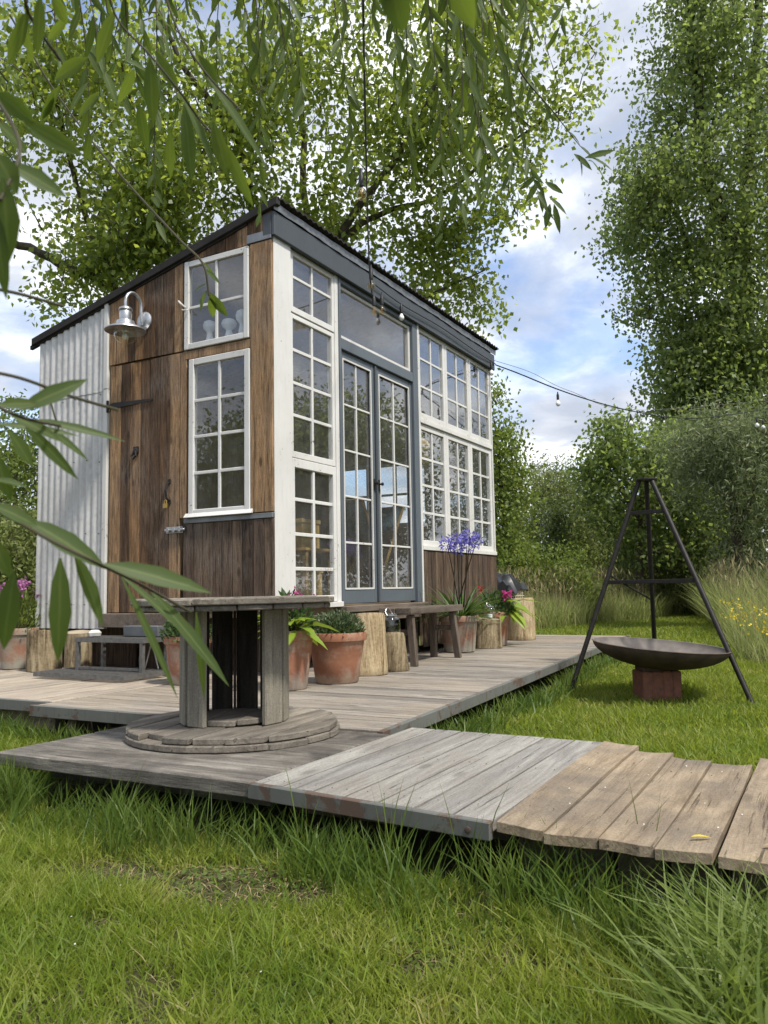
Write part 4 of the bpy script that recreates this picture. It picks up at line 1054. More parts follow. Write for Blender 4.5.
# hosta pot
x, y = -.50, -.50; t = plant_thing('tapered terracotta pot with lime hosta and small magenta flowers next to the drum table', x, y)
zt = pot(t, x, y, .165, .115, .37, M['terra_lime'])
rng = np.random.default_rng(21)
def big_leaves(t, name, mat, c, n, ln, wd, seed, elev=(.0, .9), curl=.45, hz=.08):
    rng = np.random.default_rng(seed); a = rng.uniform(0, 6.28, n); e = rng.uniform(*elev, n)
    d = np.stack([np.cos(a)*np.cos(e), np.sin(a)*np.cos(e), np.sin(e)], 1)
    pos = np.asarray(c)+d*np.array([.05, .05, hz]); nr = np.tile([0, 0, 1.0], (n, 1))+rng.normal(size=(n, 3))*.15
    return leaf_mesh(name, mat, t, pos, d, nr, rng.uniform(.7, 1.15, n)*ln, rng.uniform(.8, 1.15, n)*wd, 'long', curl)
big_leaves(t, 'hosta_leaf_clump', L['hosta'], (x-.03, y-.04, zt+.03), 26, .21, .085, 3, (-.1, .8), .55)
mound(t, 'foliage', L['hosta_dark'], (x+.03, y+.02, zt+.03), .17, .24, 420, .06, .028, 'kite', .6, seed=9)
tips = stalk_sprays(t, 'stem', M['twig'], (x+.06, y-.02, zt), 9, .24, .10, 8)
pz = np.repeat(tips, 16, 0)+RNG.normal(size=(len(tips)*16, 3))*np.array([.012, .012, .03])
leaf_mesh('flower', L['magenta'], t, pz, rand_dirs(len(pz)), rand_dirs(len(pz)), np.full(len(pz), .022), np.full(len(pz), .016))
# agapanthus
x, y = 2.60, -.33; t = plant_thing('greyed terracotta pot with tall violet blue agapanthus behind the bench', x, y)
zt = pot(t, x, y, .195, .15, .35, M['terra_old'])
rng = np.random.default_rng(5); n = 150; a = rng.uniform(0, 6.28, n); e = rng.uniform(.35, 1.35, n)
d = np.stack([np.cos(a)*np.cos(e), np.sin(a)*np.cos(e), np.sin(e)], 1)
leaf_mesh('strap_leaf_clump', L['strap'], t, np.array([x, y, zt])+np.stack([np.cos(a), np.sin(a), 0*a], 1)*.06, d, np.tile([0, 0, 1.], (n, 1))+rng.normal(size=(n, 3))*.1, rng.uniform(.22, .46, n), rng.uniform(.014, .024, n), 'long', .5)
for k, (px, py) in enumerate(((447, 545), (454, 541), (462, 540), (470, 537), (476, 542), (457, 549), (467, 546))):
    hd = at(px, py, 7.45+.08*(k % 3)); base = np.array([x+.05*math.cos(k*2), y+.05*math.sin(k*2), zt])
    mid = (hd*.6+base*.4)+np.array([.01, .0, .03])
    mb = MB(); mb.tube([base, mid, hd], [.006, .005, .0042], 6); mb.build('flower_stem', M['twig_green'] if 'twig_green' in M else M['twig'], t)
    nn = 90; dd = rand_dirs(nn); dd[:, 2] = dd[:, 2]*.8+.15
    leaf_mesh('flower_head', L['violet'], t, hd+unit(dd)*RNG.uniform(.025, .065, nn)[:, None], unit(dd+rand_dirs(nn)*.35), rand_dirs(nn), RNG.uniform(.03, .045, nn), np.full(nn, .014), 'kite')
# pink flower pot with hosta
x, y = 3.48, -.36; t = plant_thing('terracotta pot with pink flower and drooping lime hosta near the far stump', x, y)
zt = pot(t, x, y, .17, .125, .36, M['terra_lime'])
mound(t, 'foliage', L['hosta_dark'], (x, y, zt), .2, .24, 420, .07, .032, 'kite', .5, seed=13)
mound(t, 'foliage', L['heath'], (x+.03, y-.08, zt+.02), .14, .12, 200, .05, .03, 'kite', .5, seed=14)
big_leaves(t, 'hosta_leaf_clump', L['hosta'], (x+.10, y-.08, zt+.06), 22, .30, .10, 6, (-.1, .7), .65)
tips = stalk_sprays(t, 'stem', M['twig'], (x, y, zt), 4, .30, .06, 18)
for tp, m_ in ((at(506.5, 594.5, 8.7), 'magenta'), (at(481, 590, 8.6), 'red')):
    pz = np.repeat(tp[None], 34, 0)+RNG.normal(size=(34, 3))*(.016 if m_ == 'magenta' else .009)*np.array([1, 1, 1 if m_ == 'magenta' else 2.2])
    leaf_mesh('flower', L[m_], t, pz, rand_dirs(34), rand_dirs(34), np.full(34, .05 if m_ == 'magenta' else .026), np.full(34, .035 if m_ == 'magenta' else .012))
    mb = MB(); mb.tube([(x, y, zt), tuple((tp+np.array([x, y, zt]))/2+np.array([0, 0, .03])), tuple(tp)], .004, 5); mb.build('flower_stem', M['twig'], t)
# mid-left pot
x, y = -.48, .36; t = plant_thing('limed terracotta pot with bushy green plant between the metal step and drum table', x, y)
zt = pot(t, x, y, .165, .115, .325, M['terra_lime'])
mound(t, 'foliage', L['hosta_dark'], (x, y, zt), .18, .20, 1100, .04, .02, 'kite', .5, seed=23)
mound(t, 'foliage', L['heath'], (x, y, zt+.02), .17, .17, 500, .035, .016, 'kite', .5, seed=24)
# far-left pot
x, y = -.10, 2.62; t = plant_thing('grey mossy pot with mauve flowers and straggly greenery at the corrugated corner', x, y)
zt = pot(t, x, y, .175, .135, .345, M['terra_old'])
mound(t, 'foliage', L['shrub'], (x, y, zt), .19, .36, 800, .055, .016, 'kite', .9, seed=33)
tips = stalk_sprays(t, 'stem', M['twig'], (x, y, zt), 22, .40, .16, 34)
sel = tips[:11]; pz = np.repeat(sel, 22, 0)+RNG.normal(size=(len(sel)*22, 3))*.02
leaf_mesh('flower', L['mauve'], t, pz, rand_dirs(len(pz)), rand_dirs(len(pz)), np.full(len(pz), .032), np.full(len(pz), .024))

# ------------------------------------------------------------------ log basket and plastic sheet at the far corner
t = thing('wicker_basket', 'tall cream lattice log basket at the far corner of the cabin', 'basket', (4.95, .12, DZ))
mb = MB(); bx0, bx1, by0, by1, bz0, bz1 = 4.68, 5.15, -.12, .35, DZ+.003, -.02
for i in range(7):
    f = i/6
    for (ax, ay) in ((bx0+(bx1-bx0)*f, by0), (bx0+(bx1-bx0)*f, by1), (bx0, by0+(by1-by0)*f), (bx1, by0+(by1-by0)*f)):
        mb.tube([(ax, ay, bz0), (ax, ay, bz1)], .008, 5)
z = bz0+.03
while z < bz1:
    for s in (0, 1):
        mb.tube([(bx0, by0, z), ((bx0+bx1)/2, by0-.008*(1 if s else -1), z), (bx1, by0, z), (bx1+.008, (by0+by1)/2, z), (bx1, by1, z), (bx0, by1, z), (bx0-.006, (by0+by1)/2, z), (bx0, by0, z)], .009, 5); break
    z += .034
mb.build('lattice', M['wicker'], t)
mb = MB()
for i in range(3):
    for j in range(3):
        mb = MB(); mb.tube([(4.76+i*.15, -.08, DZ+.12+j*.16), (4.76+i*.15, .31, DZ+.12+j*.16)], .062, 10); o = mb.build('firewood_log', M['log_bark']); tag(o, 'split firewood log packed inside the lattice basket', 'log', 'firewood in the lattice basket')
mb = MB(); k = 12; vs_ = []
rg = np.random.default_rng(4)
for i in range(k+1):
    for j in range(k+1):
        u_, v_ = i/k-.5, j/k-.5; ed = max(abs(u_), abs(v_))*2
        z = .14-.20*ed**3+rg.normal()*.022
        vs_.append((4.90+u_*.56+rg.normal()*.012, .12+v_*.56+rg.normal()*.012, z))
fs = [(i*(k+1)+j, (i+1)*(k+1)+j, (i+1)*(k+1)+j+1, i*(k+1)+j+1) for i in range(k) for j in range(k)]
o = len(vs_); vs_ += [(a, b, c-.006) for a, b, c in vs_]; fs += [tuple(o+q for q in f)[::-1] for f in fs]
mb.add(vs_, fs); o = mb.build('plastic_sheet', M['black_plastic'], smooth=True); tag(o, 'crumpled black plastic sheet over the lattice basket', 'plastic sheet')

# ------------------------------------------------------------------ fire tripod, bowl, clay block
APX = np.array([1.72, -2.335, .80]); feet = [np.array([1.45, -1.75, GZ]), np.array([1.20, -3.05, GZ]), np.array([2.46, -2.20, GZ])]
t = thing('fire_tripod', 'tall black iron tripod standing over the fire bowl on the lawn', 'tripod', (1.7, -2.33, GZ))
tops = []
for ft in feet:
    hd = unit((ft-APX)*np.array([1, 1, 0])); tp = APX+hd*.055; tops.append(tp)
    mb = MB(); mb.tube([ft+np.array([0, 0, .003]), tp], .019, 10); mb.build('leg', M['black'], t, smooth=True)
mb = MB(); mb.tube([APX+np.array([0, 0, -.004]), APX+np.array([0, 0, .012])], .085, 16); mb.build('top_plate', M['black'], t, bevel=.003)
for zl in (.013, .545):
    pts = [tp+(ft-tp)*((zl-tp[2])/(ft[2]-tp[2])) for ft, tp in zip(feet, tops)]
    for a, b in ((0, 1), (1, 2), (2, 0)):
        if zl > .3 and (a, b) != (0, 1): continue
        mb = MB(); mb.bar(pts[a], pts[b], .022, .03); mb.build('crossbar', M['black'], t, bevel=.002)
mb = MB(); mb.tube([feet[0]*.45+tops[0]*.55, feet[2]*.58+tops[2]*.42], .008, 6); mb.build('brace', M['black'], t)

BC = np.array([1.28, -2.46, -.445])
tilt = Matrix.Rotation(R(4.0), 3, Vector((RT[1], -RT[0], 0)).normalized()) if False else Matrix.Rotation(R(-4.5), 3, Vector((-FW[0], -FW[1], 0)).normalized()) @ Matrix.Rotation(R(2.5), 3, Vector((RT[0], RT[1], 0)).normalized())
t = thing('fire_bowl', 'wide shallow rusted steel fire bowl resting tilted on a clay block', 'fire bowl', tuple(BC+np.array([0, 0, -.15])))
mb = MB(); out_, in_ = [], []
Rb, Hb = .468, .16
for i in range(13):
    a = i/12; out_.append((max(1e-6, Rb*math.sin(a*math.pi/2)), -Hb*math.cos(a*math.pi/2)**1.15))
for i in range(13):
    a = 1-i/12; in_.append((max(1e-6, (Rb-.006)*math.sin(a*math.pi/2)), -Hb*math.cos(a*math.pi/2)**1.15*.985+.006))
mb.lathe(out_+[(Rb+.006, .004), (Rb, .008)]+in_, tuple(BC), 56, rot=tilt, mis=[0]*14+[1]*14)
mb.build('bowl', [M['rust'], M['rust_in']], t, smooth=True)
mb = MB(); mb.lathe([(.17, -.128), (.15, -.122), (.09, -.112), (0, -.108)], tuple(BC), 24, rot=tilt, wob=.12); mb.build('ash', M['ash'], t, smooth=True)
cb = BC+np.array([-.02, .03, 0])
t = thing('clay_block', 'reddish clay block with vertical grooves under the fire bowl', 'block', (cb[0], cb[1], GZ))
mb = MB(); ang = math.atan2(RT[1], RT[0])+R(4)
ca, sa = math.cos(ang), math.sin(ang)
for k in range(4):
    u0 = -.140+k*.070; u1 = u0+.067
    P = [(u0, -.105), (u1, -.105), (u1, .105), (u0, .105)]
    mb.prism([(cb[0]+a*ca-b*sa, cb[1]+a*sa+b*ca, GZ-.02) for a, b in P], (0, 0, .225))
P = [(-.137, -.10), (.137, -.10), (.137, .10), (-.137, .10)]
mb.prism([(cb[0]+a*ca-b*sa, cb[1]+a*sa+b*ca, GZ-.01) for a, b in P], (0, 0, .21)); mb.build('block_body', M['brick'], t, bevel=.008)
mb = MB(); mb.prism([(cb[0]+a*.9*ca-b*.9*sa, cb[1]+a*.9*sa+b*.9*ca, GZ+.206) for a, b in P], (0, 0, .03)); mb.build('spacer_plate', M['rust'], t, bevel=.004)

# ------------------------------------------------------------------ string lights
t = thing('string_light', 'black festoon cable with round bulbs running over the cabin front to the trees', 'string light', (1.2, -.08, 2.6))
pa = [at(361, -160, 2.5), at(363, 0, 3.2), at(366, 150, 4.45), at(369, 260, 6.0), at(372, 293, 6.55), np.array([1.45, -.085, 2.74])]
def smooth_path(P, n=10):
    P = [np.asarray(p, float) for p in P]; Q = [2*P[0]-P[1]]+P+[2*P[-1]-P[-2]]; out = []
    for i in range(1, len(Q)-2):
        for k in range(n):
            s = k/n; a, b, c, d = Q[i-1], Q[i], Q[i+1], Q[i+2]
            out.append(.5*((2*b)+(-a+c)*s+(2*a-5*b+4*c-d)*s*s+(-a+3*b-3*c+d)*s**3))
    out.append(P[-1]); return out
mb = MB(); mb.tube(smooth_path(pa), .0055, 6); mb.build('cable', M['socket'], t)
mb = MB(); mb.tube(smooth_path([np.array([1.45, -.085, 2.74]), np.array([2.0, -.085, 2.715]), np.array([2.9, -.085, 2.74]), np.array([3.8, -.085, 2.72]), np.array([4.53, -.07, 2.73])]), .0055, 6); mb.build('cable', M['socket'], t)
pb = [np.array([4.53, -.07, 2.72]), at(520, 374, 9.3), at(557, 389, 9.9), at(596, 402, 10.7), at(632, 411, 11.5), at(668, 417, 12.3), at(712, 417, 13.3), at(790, 405, 14.6)]
mb = MB(); mb.tube(smooth_path(pb), .0075, 6); mb.build('cable', M['socket'], t)
pc = [np.array([4.53, -.05, 2.78]), at(530, 372, 9.4), at(570, 391, 10.2), at(640, 410, 11.8), at(790, 398, 14.7)]
mb = MB(); mb.tube(smooth_path(pc), .003, 5); mb.build('support_wire', M['galv_dull'], t)
def bulb(c, r, gm, hang=.0):
    c = Vector(c)
    mb = MB(); mb.tube([c+Vector((0, 0, .085+hang)), c+Vector((0, 0, .10)), c+Vector((0, 0, .085)), c+Vector((0, 0, .03))], [.006, .010, .0165, .0155], 10); sk = mb.build('socket', M['socket'], t, smooth=True)
    mb = MB(); mb.lathe([(.012, .032), (.016, .02), (r*.85, r*.35), (r, -.25*r), (r*.8, -r*.85), (r*.4, -r*1.2), (0, -r*1.28)], tuple(c-Vector((0, 0, .015))), 16); mb.build('bulb', M[gm], sk, smooth=True)
    if gm == 'bulb_glass':
        mb = MB(); mb.tube([c+Vector((0, 0, .02)), c+Vector((-.008, 0, -.02)), c+Vector((.008, .004, -.035)), c+Vector((0, 0, .01))], .0022, 5); mb.build('filament', M['filament'], sk)
bulb(at(361.5, 191, 4.7), .030, 'bulb_glass', .05)
bulb(at(371.2, 283, 6.35), .031, 'bulb_glass', .06)
bulb(at(374, 309, 6.8), .029, 'bulb_glass', .03)
bulb(at(382, 308, 6.9), .029, 'bulb_glass', .05)
bulb(np.array([1.95, -.10, 2.59]), .026, 'bulb_white', .03)
bulb(np.array([4.30, -.10, 2.58]), .028, 'bulb_white', .05)
bulb(at(558, 402, 9.9), .030, 'bulb_white', .04)
bulb(at(631, 422, 11.5), .030, 'bulb_white', .03)
bulb(at(757, 424, 13.6), .036, 'bulb_white', .03)
bulb(at(763, 426, 14.0), .036, 'bulb_white', .03)

# ------------------------------------------------------------------ trees and shrubs
def clump_points(clumps, rng, holes=.0):
    out = []
    for (px, py, d, rx, ry, rd, n) in clumps:
        c = at(px, py, d); k = d/FPX
        v = rand_dirs(n, rng); r = rng.uniform(0, 1, n)**.42
        v = v*r[:, None]
        out.append(c + v[:, :1]*RT*rx*k + v[:, 1:2]*UP*ry*k + v[:, 2:3]*FW*rd)
    P = np.concatenate(out)
    if holes:
        q = np.sin(P[:, 0]*1.9+1)*np.sin(P[:, 1]*1.7+2)*np.sin(P[:, 2]*2.1+.5)+.35*np.sin(P[:, 0]*4.3+P[:, 2]*3.7)
        P = P[q > -holes]
    return P

def grow(trunk_mb, nodes, P, rng, r_t=.012, frac=1.0, n=4, droop=.05):
    """join every leaf cluster to the nearest wood with a thin curved branch"""
    nodes = [np.array(q) for q in nodes]; arr = np.array(nodes); rad = np.full(len(arr), 1.0)
    order = np.argsort(np.min(np.linalg.norm(P[:, None]-arr[None, ::max(1, len(arr)//40)], axis=2), axis=1))
    for k in order:
        p = P[k]
        dd = np.linalg.norm(arr-p, axis=1) + np.maximum(0, arr[:, 2]-p[2])*.5
        j = int(np.argmin(dd)); a = arr[j]; L_ = np.linalg.norm(p-a)
        if L_ < .12: continue
        m1 = a+(p-a)*.5+rng.normal(size=3)*L_*.07+np.array([0, 0, L_*droop])
        if rng.uniform() < frac:
            r0 = min(.06, r_t*(.7+L_*.55))
            trunk_mb.tube([a, m1, p], [r0, r0*.7, r0*.35], n, cap=False)
        arr = np.concatenate([arr, m1[None], p[None]])

def make_tree(name, label, cat, base, limbs, clumps, leaf, per, ln, sig, bark, seed, group=None, shape='kite', asp=.8, twig_r=.012, frac=1.0, holes=.0, droopy=.0, curl=.2, nb=4):
    rng = np.random.default_rng(seed)
    t = thing(name, label, cat, tuple(base), group)
    mb = MB(); nodes = []
    for (pts, r0, r1) in limbs:
        sp = smooth_path(pts, 6); k = len(sp)
        sp = [q+rng.normal(size=3)*.25*(r0+(r1-r0)*i/k) for i, q in enumerate(sp)]
        mb.tube(sp, [r0+(r1-r0)*i/(k-1) for i in range(k)], 10); nodes += sp
    P = clump_points(clumps, rng, holes)
    grow(mb, nodes, P, rng, twig_r, frac, nb)
    mb.build('trunk', bark, t, smooth=False)
    N_ = len(P); pos = np.repeat(P, per, 0)
    ax = np.repeat(rand_dirs(N_, rng), per, 0)
    off = rng.normal(size=(N_*per, 3))*sig*np.array([1, 1, .75]) + ax*rng.uniform(-1.3, 1.3, (N_*per, 1))*sig
    pos = pos+off; pos[:, 2] -= droopy*rng.uniform(0, 1, N_*per)
    pos = pos[pos[:, 2] > GZ+.05]; n = len(pos)
    dirs = unit(rng.normal(size=(n, 3))*.8+np.array([0, 0, -.55-droopy])); nr = unit(rng.normal(size=(n, 3))+np.array([.25, -.45, .55]))
    leaf_mesh('crown', leaf, t, pos, dirs, nr, rng.uniform(.65, 1.25, n)*ln, rng.uniform(.75, 1.2, n)*ln*asp, shape, curl)
    return t

def g_at(px, d):      # a point on the lawn under column px at depth d
    p = at(px, 590, d); p[2] = GZ; return p

# --- the big poplar behind the cabin
b0 = g_at(330, 13.0)
make_tree('poplar_tree', 'large bright green poplar spreading over the cabin roof', 'tree', b0,
    [([b0, at(322, 420, 13), at(314, 300, 12.8), at(306, 210, 12.6), at(300, 60, 12.4), at(296, -120, 12.2)], .10, .022),
     ([at(316, 320, 12.8), at(338, 240, 12.5), at(372, 190, 12.2), at(420, 120, 12), at(455, 20, 11.8), at(470, -90, 11.6)], .075, .016),
     ([at(338, 240, 12.5), at(385, 212, 12.7), at(440, 196, 12.8), at(500, 150, 12.6), at(560, 110, 12.4)], .055, .012),
     ([at(318, 370, 12.9), at(262, 250, 12.2), at(250, 160, 12), at(262, 80, 11.8), at(230, -40, 11.6)], .065, .014),
     ([at(252, 170, 12), at(225, 120, 11.6), at(180, 60, 11.3), at(140, -40, 11)], .07, .02),
     ([at(318, 350, 12.9), at(380, 320, 12.8), at(440, 290, 12.6), at(485, 270, 12.4)], .05, .010)],
    [(300, 50, 12, 190, 105, 1.8, 300), (430, 60, 12, 120, 105, 1.6, 200), (510, 70, 12.2, 70, 70, 1.3, 105), (560, 85, 12.2, 42, 38, .9, 42), (575, 40, 12.2, 26, 30, .8, 18),
     (475, 150, 12.2, 62, 52, 1.2, 62), (400, 190, 12.4, 95, 70, 1.4, 120), (448, 232, 12.4, 50, 48, 1.1, 52), (430, 285, 12.6, 58, 34, 1.0, 46), (350, 235, 12.7, 75, 50, 1.1, 60), (500, 225, 12.4, 18, 16, .6, 10), (480, 300, 12.6, 18, 28, .6, 14),
     (200, 195, 11.4, 95, 66, 1.4, 170), (230, 110, 11.6, 100, 60, 1.6, 130), (140, 245, 11.3, 70, 45, 1.2, 80), (150, 190, 11.2, 60, 50, 1.2, 70), (290, 190, 12, 60, 45, 1.3, 40), (515, 190, 12.2, 25, 25, .8, 12)],
    L['poplar'], 36, .088, .19, M['bark_tree'], 3, 'big poplars around the cabin', 'kite', .85, .011, 1.0, .16)
b1 = g_at(150, 12.5)
make_tree('poplar_tree', 'smaller poplar rising behind the corrugated wall with a bare slanting limb', 'tree', b1,
    [([b1, at(158, 460, 12.5), at(150, 340, 12.2), at(118, 292, 11.8), at(60, 262, 11.4), at(0, 236, 11), at(-60, 200, 10.6)], .12, .035),
     ([at(118, 292, 11.8), at(102, 255, 11.6), at(84, 210, 11.4), at(60, 120, 11), at(40, 20, 10.6)], .055, .02),
     ([at(150, 340, 12.2), at(160, 270, 12), at(150, 180, 11.8), at(120, 60, 11.4)], .07, .02)],
    [(40, 120, 10.8, 80, 90, 1.6, 90), (100, 60, 11, 90, 70, 1.6, 110), (40, 210, 11, 60, 38, 1.1, 34), (95, 265, 11.4, 50, 30, 1.0, 40), (30, 20, 10.6, 70, 60, 1.5, 70), (60, 300, 11.6, 40, 14, .8, 10), (120, 220, 11.6, 60, 45, 1.2, 60)],
    L['poplar'], 36, .085, .18, M['bark_tree'], 4, 'big poplars around the cabin', 'kite', .85, .010, 1.0, .25)
# --- the big poplar at the right
b2 = g_at(752, 26.0)
make_tree('poplar_tree', 'tall dense poplar standing apart beyond the lawn, its crown leaving the frame', 'tree', b2,
    [([b2, at(748, 440, 26.01), at(744, 300, 25.70), at(735, 250, 25.40), at(716, 205, 24.94), at(700, 120, 24.48), at(690, 0, 23.87), at(690, -140, 23.26)], .36, .08),
     ([at(744, 300, 25.70), at(742, 230, 25.86), at(752, 120, 25.70), at(760, -20, 25.09), at(765, -200, 24.48)], .28, .06),
     ([at(735, 262, 25.40), at(702, 282, 25.09), at(690, 262, 24.79), at(680, 220, 24.48), at(650, 190, 24.17), at(625, 180, 24.02)], .11, .03),
     ([at(746, 360, 25.86), at(715, 335, 25.25), at(690, 340, 24.94), at(668, 350, 24.79)], .11, .03)],
    [(745, 20, 24.48, 75, 110, 3.08, 300), (695, 60, 24.17, 52, 75, 2.24, 190), (690, 290, 24.63, 55, 50, 2.10, 150), (640, 215, 24.02, 34, 42, 1.54, 60), (735, 150, 24.48, 75, 90, 3.08, 300), (668, 170, 24.02, 48, 55, 2.10, 150), (636, 185, 23.87, 22, 40, 1.26, 44),
     (700, 230, 24.48, 75, 45, 2.52, 130), (645, 255, 24.17, 38, 40, 1.68, 80), (765, 250, 25.25, 45, 80, 2.80, 120), (700, 330, 25.09, 50, 45, 2.10, 110), (740, 350, 25.40, 60, 60, 2.52, 150), (672, 405, 24.79, 18, 35, 1.26, 24),
     (715, 405, 25.09, 60, 45, 2.24, 110), (690, 10, 23.87, 20, 50, 1.40, 30), (665, 112, 23.87, 16, 22, 0.98, 14), (735, 400, 25.2, 60, 70, 2.4, 170), (690, 350, 25, 34, 50, 1.6, 110), (700, 420, 25, 40, 50, 1.8, 130), (745, 340, 25.4, 45, 60, 2.2, 170), (680, 385, 24.8, 26, 40, 1.5, 60), (765, 470, 25.2, 40, 70, 2.4, 120), (650, 310, 24.48, 24, 16, 1.12, 12), (800, 150, 25.25, 60, 200, 3.36, 200), (740, -110, 24.17, 110, 70, 3.36, 120)],
    L['poplar_dark'], 38, .140, .34, M['bark'], 6, 'big poplars around the cabin', 'kite', .85, .018, 1.0, .07)
# --- young poplar, silver willow and the hedge row behind the lawn
hedge = 'trees and shrubs behind the meadow grass'
b = g_at(640, 19)
make_tree('poplar_tree', 'young dark green poplar just behind the iron tripod', 'tree', b,
    [([b, at(640, 520, 19), at(646, 470, 19), at(648, 445, 19)], .10, .015), ([at(640, 520, 19), at(610, 470, 18.8), at(605, 432, 18.6)], .05, .015), ([at(642, 500, 19), at(680, 450, 19.2)], .05, .015)],
    [(618, 455, 19, 34, 40, 1.2, 70), (650, 480, 19, 50, 50, 1.5, 150), (690, 470, 19.4, 45, 55, 1.5, 120), (612, 425, 18.8, 22, 10, .6, 14), (655, 540, 19.4, 55, 40, 1.5, 110), (600, 490, 19, 26, 50, 1.2, 60)],
    L['poplar_dark'], 26, .11, .2, M['bark'], 8, hedge, 'kite', .8, .012)
b = g_at(690, 24)
make_tree('poplar_tree', 'sunlit yellow green tree top between the young poplar and silver willow', 'tree', b,
    [([b, at(690, 520, 24), at(690, 430, 24)], .12, .02)],
    [(690, 440, 24, 30, 26, 1.3, 70), (672, 470, 24, 34, 40, 1.6, 80), (705, 500, 24, 40, 60, 1.6, 90)], L['poplar'], 26, .12, .22, M['bark'], 9, hedge, 'kite', .8, .012)
b = g_at(742, 15)
make_tree('silver_willow', 'silver grey willow shrub under the tallest poplar', 'tree', b,
    [([b, at(735, 520, 15), at(720, 430, 15), at(718, 400, 15)], .10, .02), ([at(737, 540, 15), at(760, 450, 15), at(770, 390, 15)], .08, .02)],
    [(706, 440, 15, 42, 42, 1.1, 105), (745, 450, 15, 45, 50, 1.2, 120), (775, 420, 15, 24, 36, 1, 30), (750, 500, 14.6, 40, 50, 1.2, 90), (705, 470, 15, 30, 45, 1.0, 60), (760, 560, 14.6, 40, 45, 1.1, 60)],
    L['silver'], 40, .125, .19, M['bark'], 10, hedge, 'kite', .24, .009, 1.0, .3)
b = g_at(745, 20)
make_tree('dark_thicket_tree', 'shadowy dark green tree behind the silver willow', 'tree', b,
    [([b, at(745, 520, 20), at(750, 440, 20)], .14, .03)],
    [(720, 530, 20, 70, 60, 1.6, 170), (770, 500, 20, 50, 90, 1.6, 140), (690, 560, 20.5, 50, 40, 1.4, 90), (650, 575, 21, 60, 28, 1.2, 70)], L['darkshrub'], 30, .11, .24, M['bark_dark'], 12, hedge, 'kite', .6, .012)
b = g_at(555, 24)
make_tree('willow_shrub', 'yellowish grey willow with rounded crown behind the far deck end', 'tree', b,
    [([b, at(555, 560, 24), at(550, 500, 24), at(548, 475, 24)], .10, .02), ([at(556, 570, 24), at(580, 510, 24)], .06, .02)],
    [(552, 485, 24, 38, 26, 1.4, 110), (570, 515, 24, 42, 40, 1.5, 150), (530, 520, 24, 30, 36, 1.4, 90), (592, 545, 24, 32, 40, 1.4, 90), (555, 560, 24, 60, 34, 1.4, 110)],
    L['yellowish'], 34, .13, .22, M['bark'], 14, hedge, 'kite', .3, .012)
b = g_at(508, 19)
make_tree('hedge_tree', 'fresh green leafy tree showing past the six-window end of the cabin', 'tree', b,
    [([b, at(506, 560, 19), at(500, 470, 19), at(494, 420, 19)], .09, .02)],
    [(498, 450, 19, 20, 38, 1.0, 70), (508, 500, 19, 26, 42, 1.2, 90), (500, 555, 18.6, 28, 40, 1.2, 90), (490, 400, 19, 12, 20, .7, 16), (470, 500, 19.4, 40, 70, 1.2, 90)],
    L['shrub'], 28, .10, .19, M['bark'], 15, hedge, 'kite', .7, .011)
b = g_at(556, 21)
make_tree('dark_cypress_shrub', 'dark narrow upright shrub among the paler willows', 'shrub', b, [([b, at(556, 560, 21), at(556, 515, 21)], .06, .015)],
    [(556, 520, 21, 13, 24, .6, 40), (554, 555, 21, 20, 32, .8, 60)], L['darkshrub'], 30, .10, .17, M['bark_dark'], 16, hedge, 'kite', .5, .01)
b = g_at(562, 17.5)
make_tree('hedge_shrub', 'light green bushy shrub at the back edge of the lawn', 'shrub', b, [([b, at(563, 600, 17.5), at(566, 560, 17.5)], .04, .012)],
    [(566, 568, 17.5, 24, 26, .8, 70), (548, 588, 17.5, 18, 20, .7, 40), (584, 592, 17.5, 20, 18, .7, 40)], L['shrub'], 28, .085, .15, M['bark'], 17, hedge, 'kite', .5, .008)
b = g_at(525, 18)
make_tree('hedge_shrub', 'mid green shrub behind the far pale stump', 'shrub', b, [([b, at(522, 600, 18), at(520, 560, 18)], .05, .012)],
    [(520, 565, 18, 26, 30, .9, 80), (534, 595, 18, 24, 20, .8, 50)], L['shrub'], 28, .09, .16, M['bark'], 18, hedge, 'kite', .5, .008)
b = g_at(605, 27)
make_tree('hedge_tree', 'dull green tree seen through the tripod legs', 'tree', b, [([b, at(606, 540, 27), at(606, 490, 27)], .1, .02)],
    [(606, 520, 27, 40, 45, 1.8, 140), (640, 560, 27, 50, 36, 1.6, 120), (575, 560, 27, 40, 30, 1.5, 80)], L['yellowish'], 28, .15, .25, M['bark'], 19, hedge, 'kite', .5, .012)
# left edge shrubs behind the corrugated wall
for k, (px, py, d, rx, ry, lb, lf) in enumerate(((15, 470, 11.5, 60, 70, 'leafy green shrub behind the corrugated wall', 'shrub'), (10, 560, 10.2, 50, 60, 'lower pale green shrub behind the grey mossy pot', 'yellowish'), (-60, 500, 13, 60, 90, 'taller shrub at the left edge beyond the corrugated wall', 'poplar'))):
    b = g_at(px, d)
    make_tree('garden_shrub', lb, 'shrub', b, [([b, at(px, py+40, d), at(px, py-30, d)], .05, .012)],
        [(px, py, d, rx, ry, 1.0, 230), (px, py+60, d, rx*.9, 40, .9, 110)], L[lf], 26, .075, .13, M['bark'], 30+k, 'shrubs left of the cabin', 'kite', .5, .008)
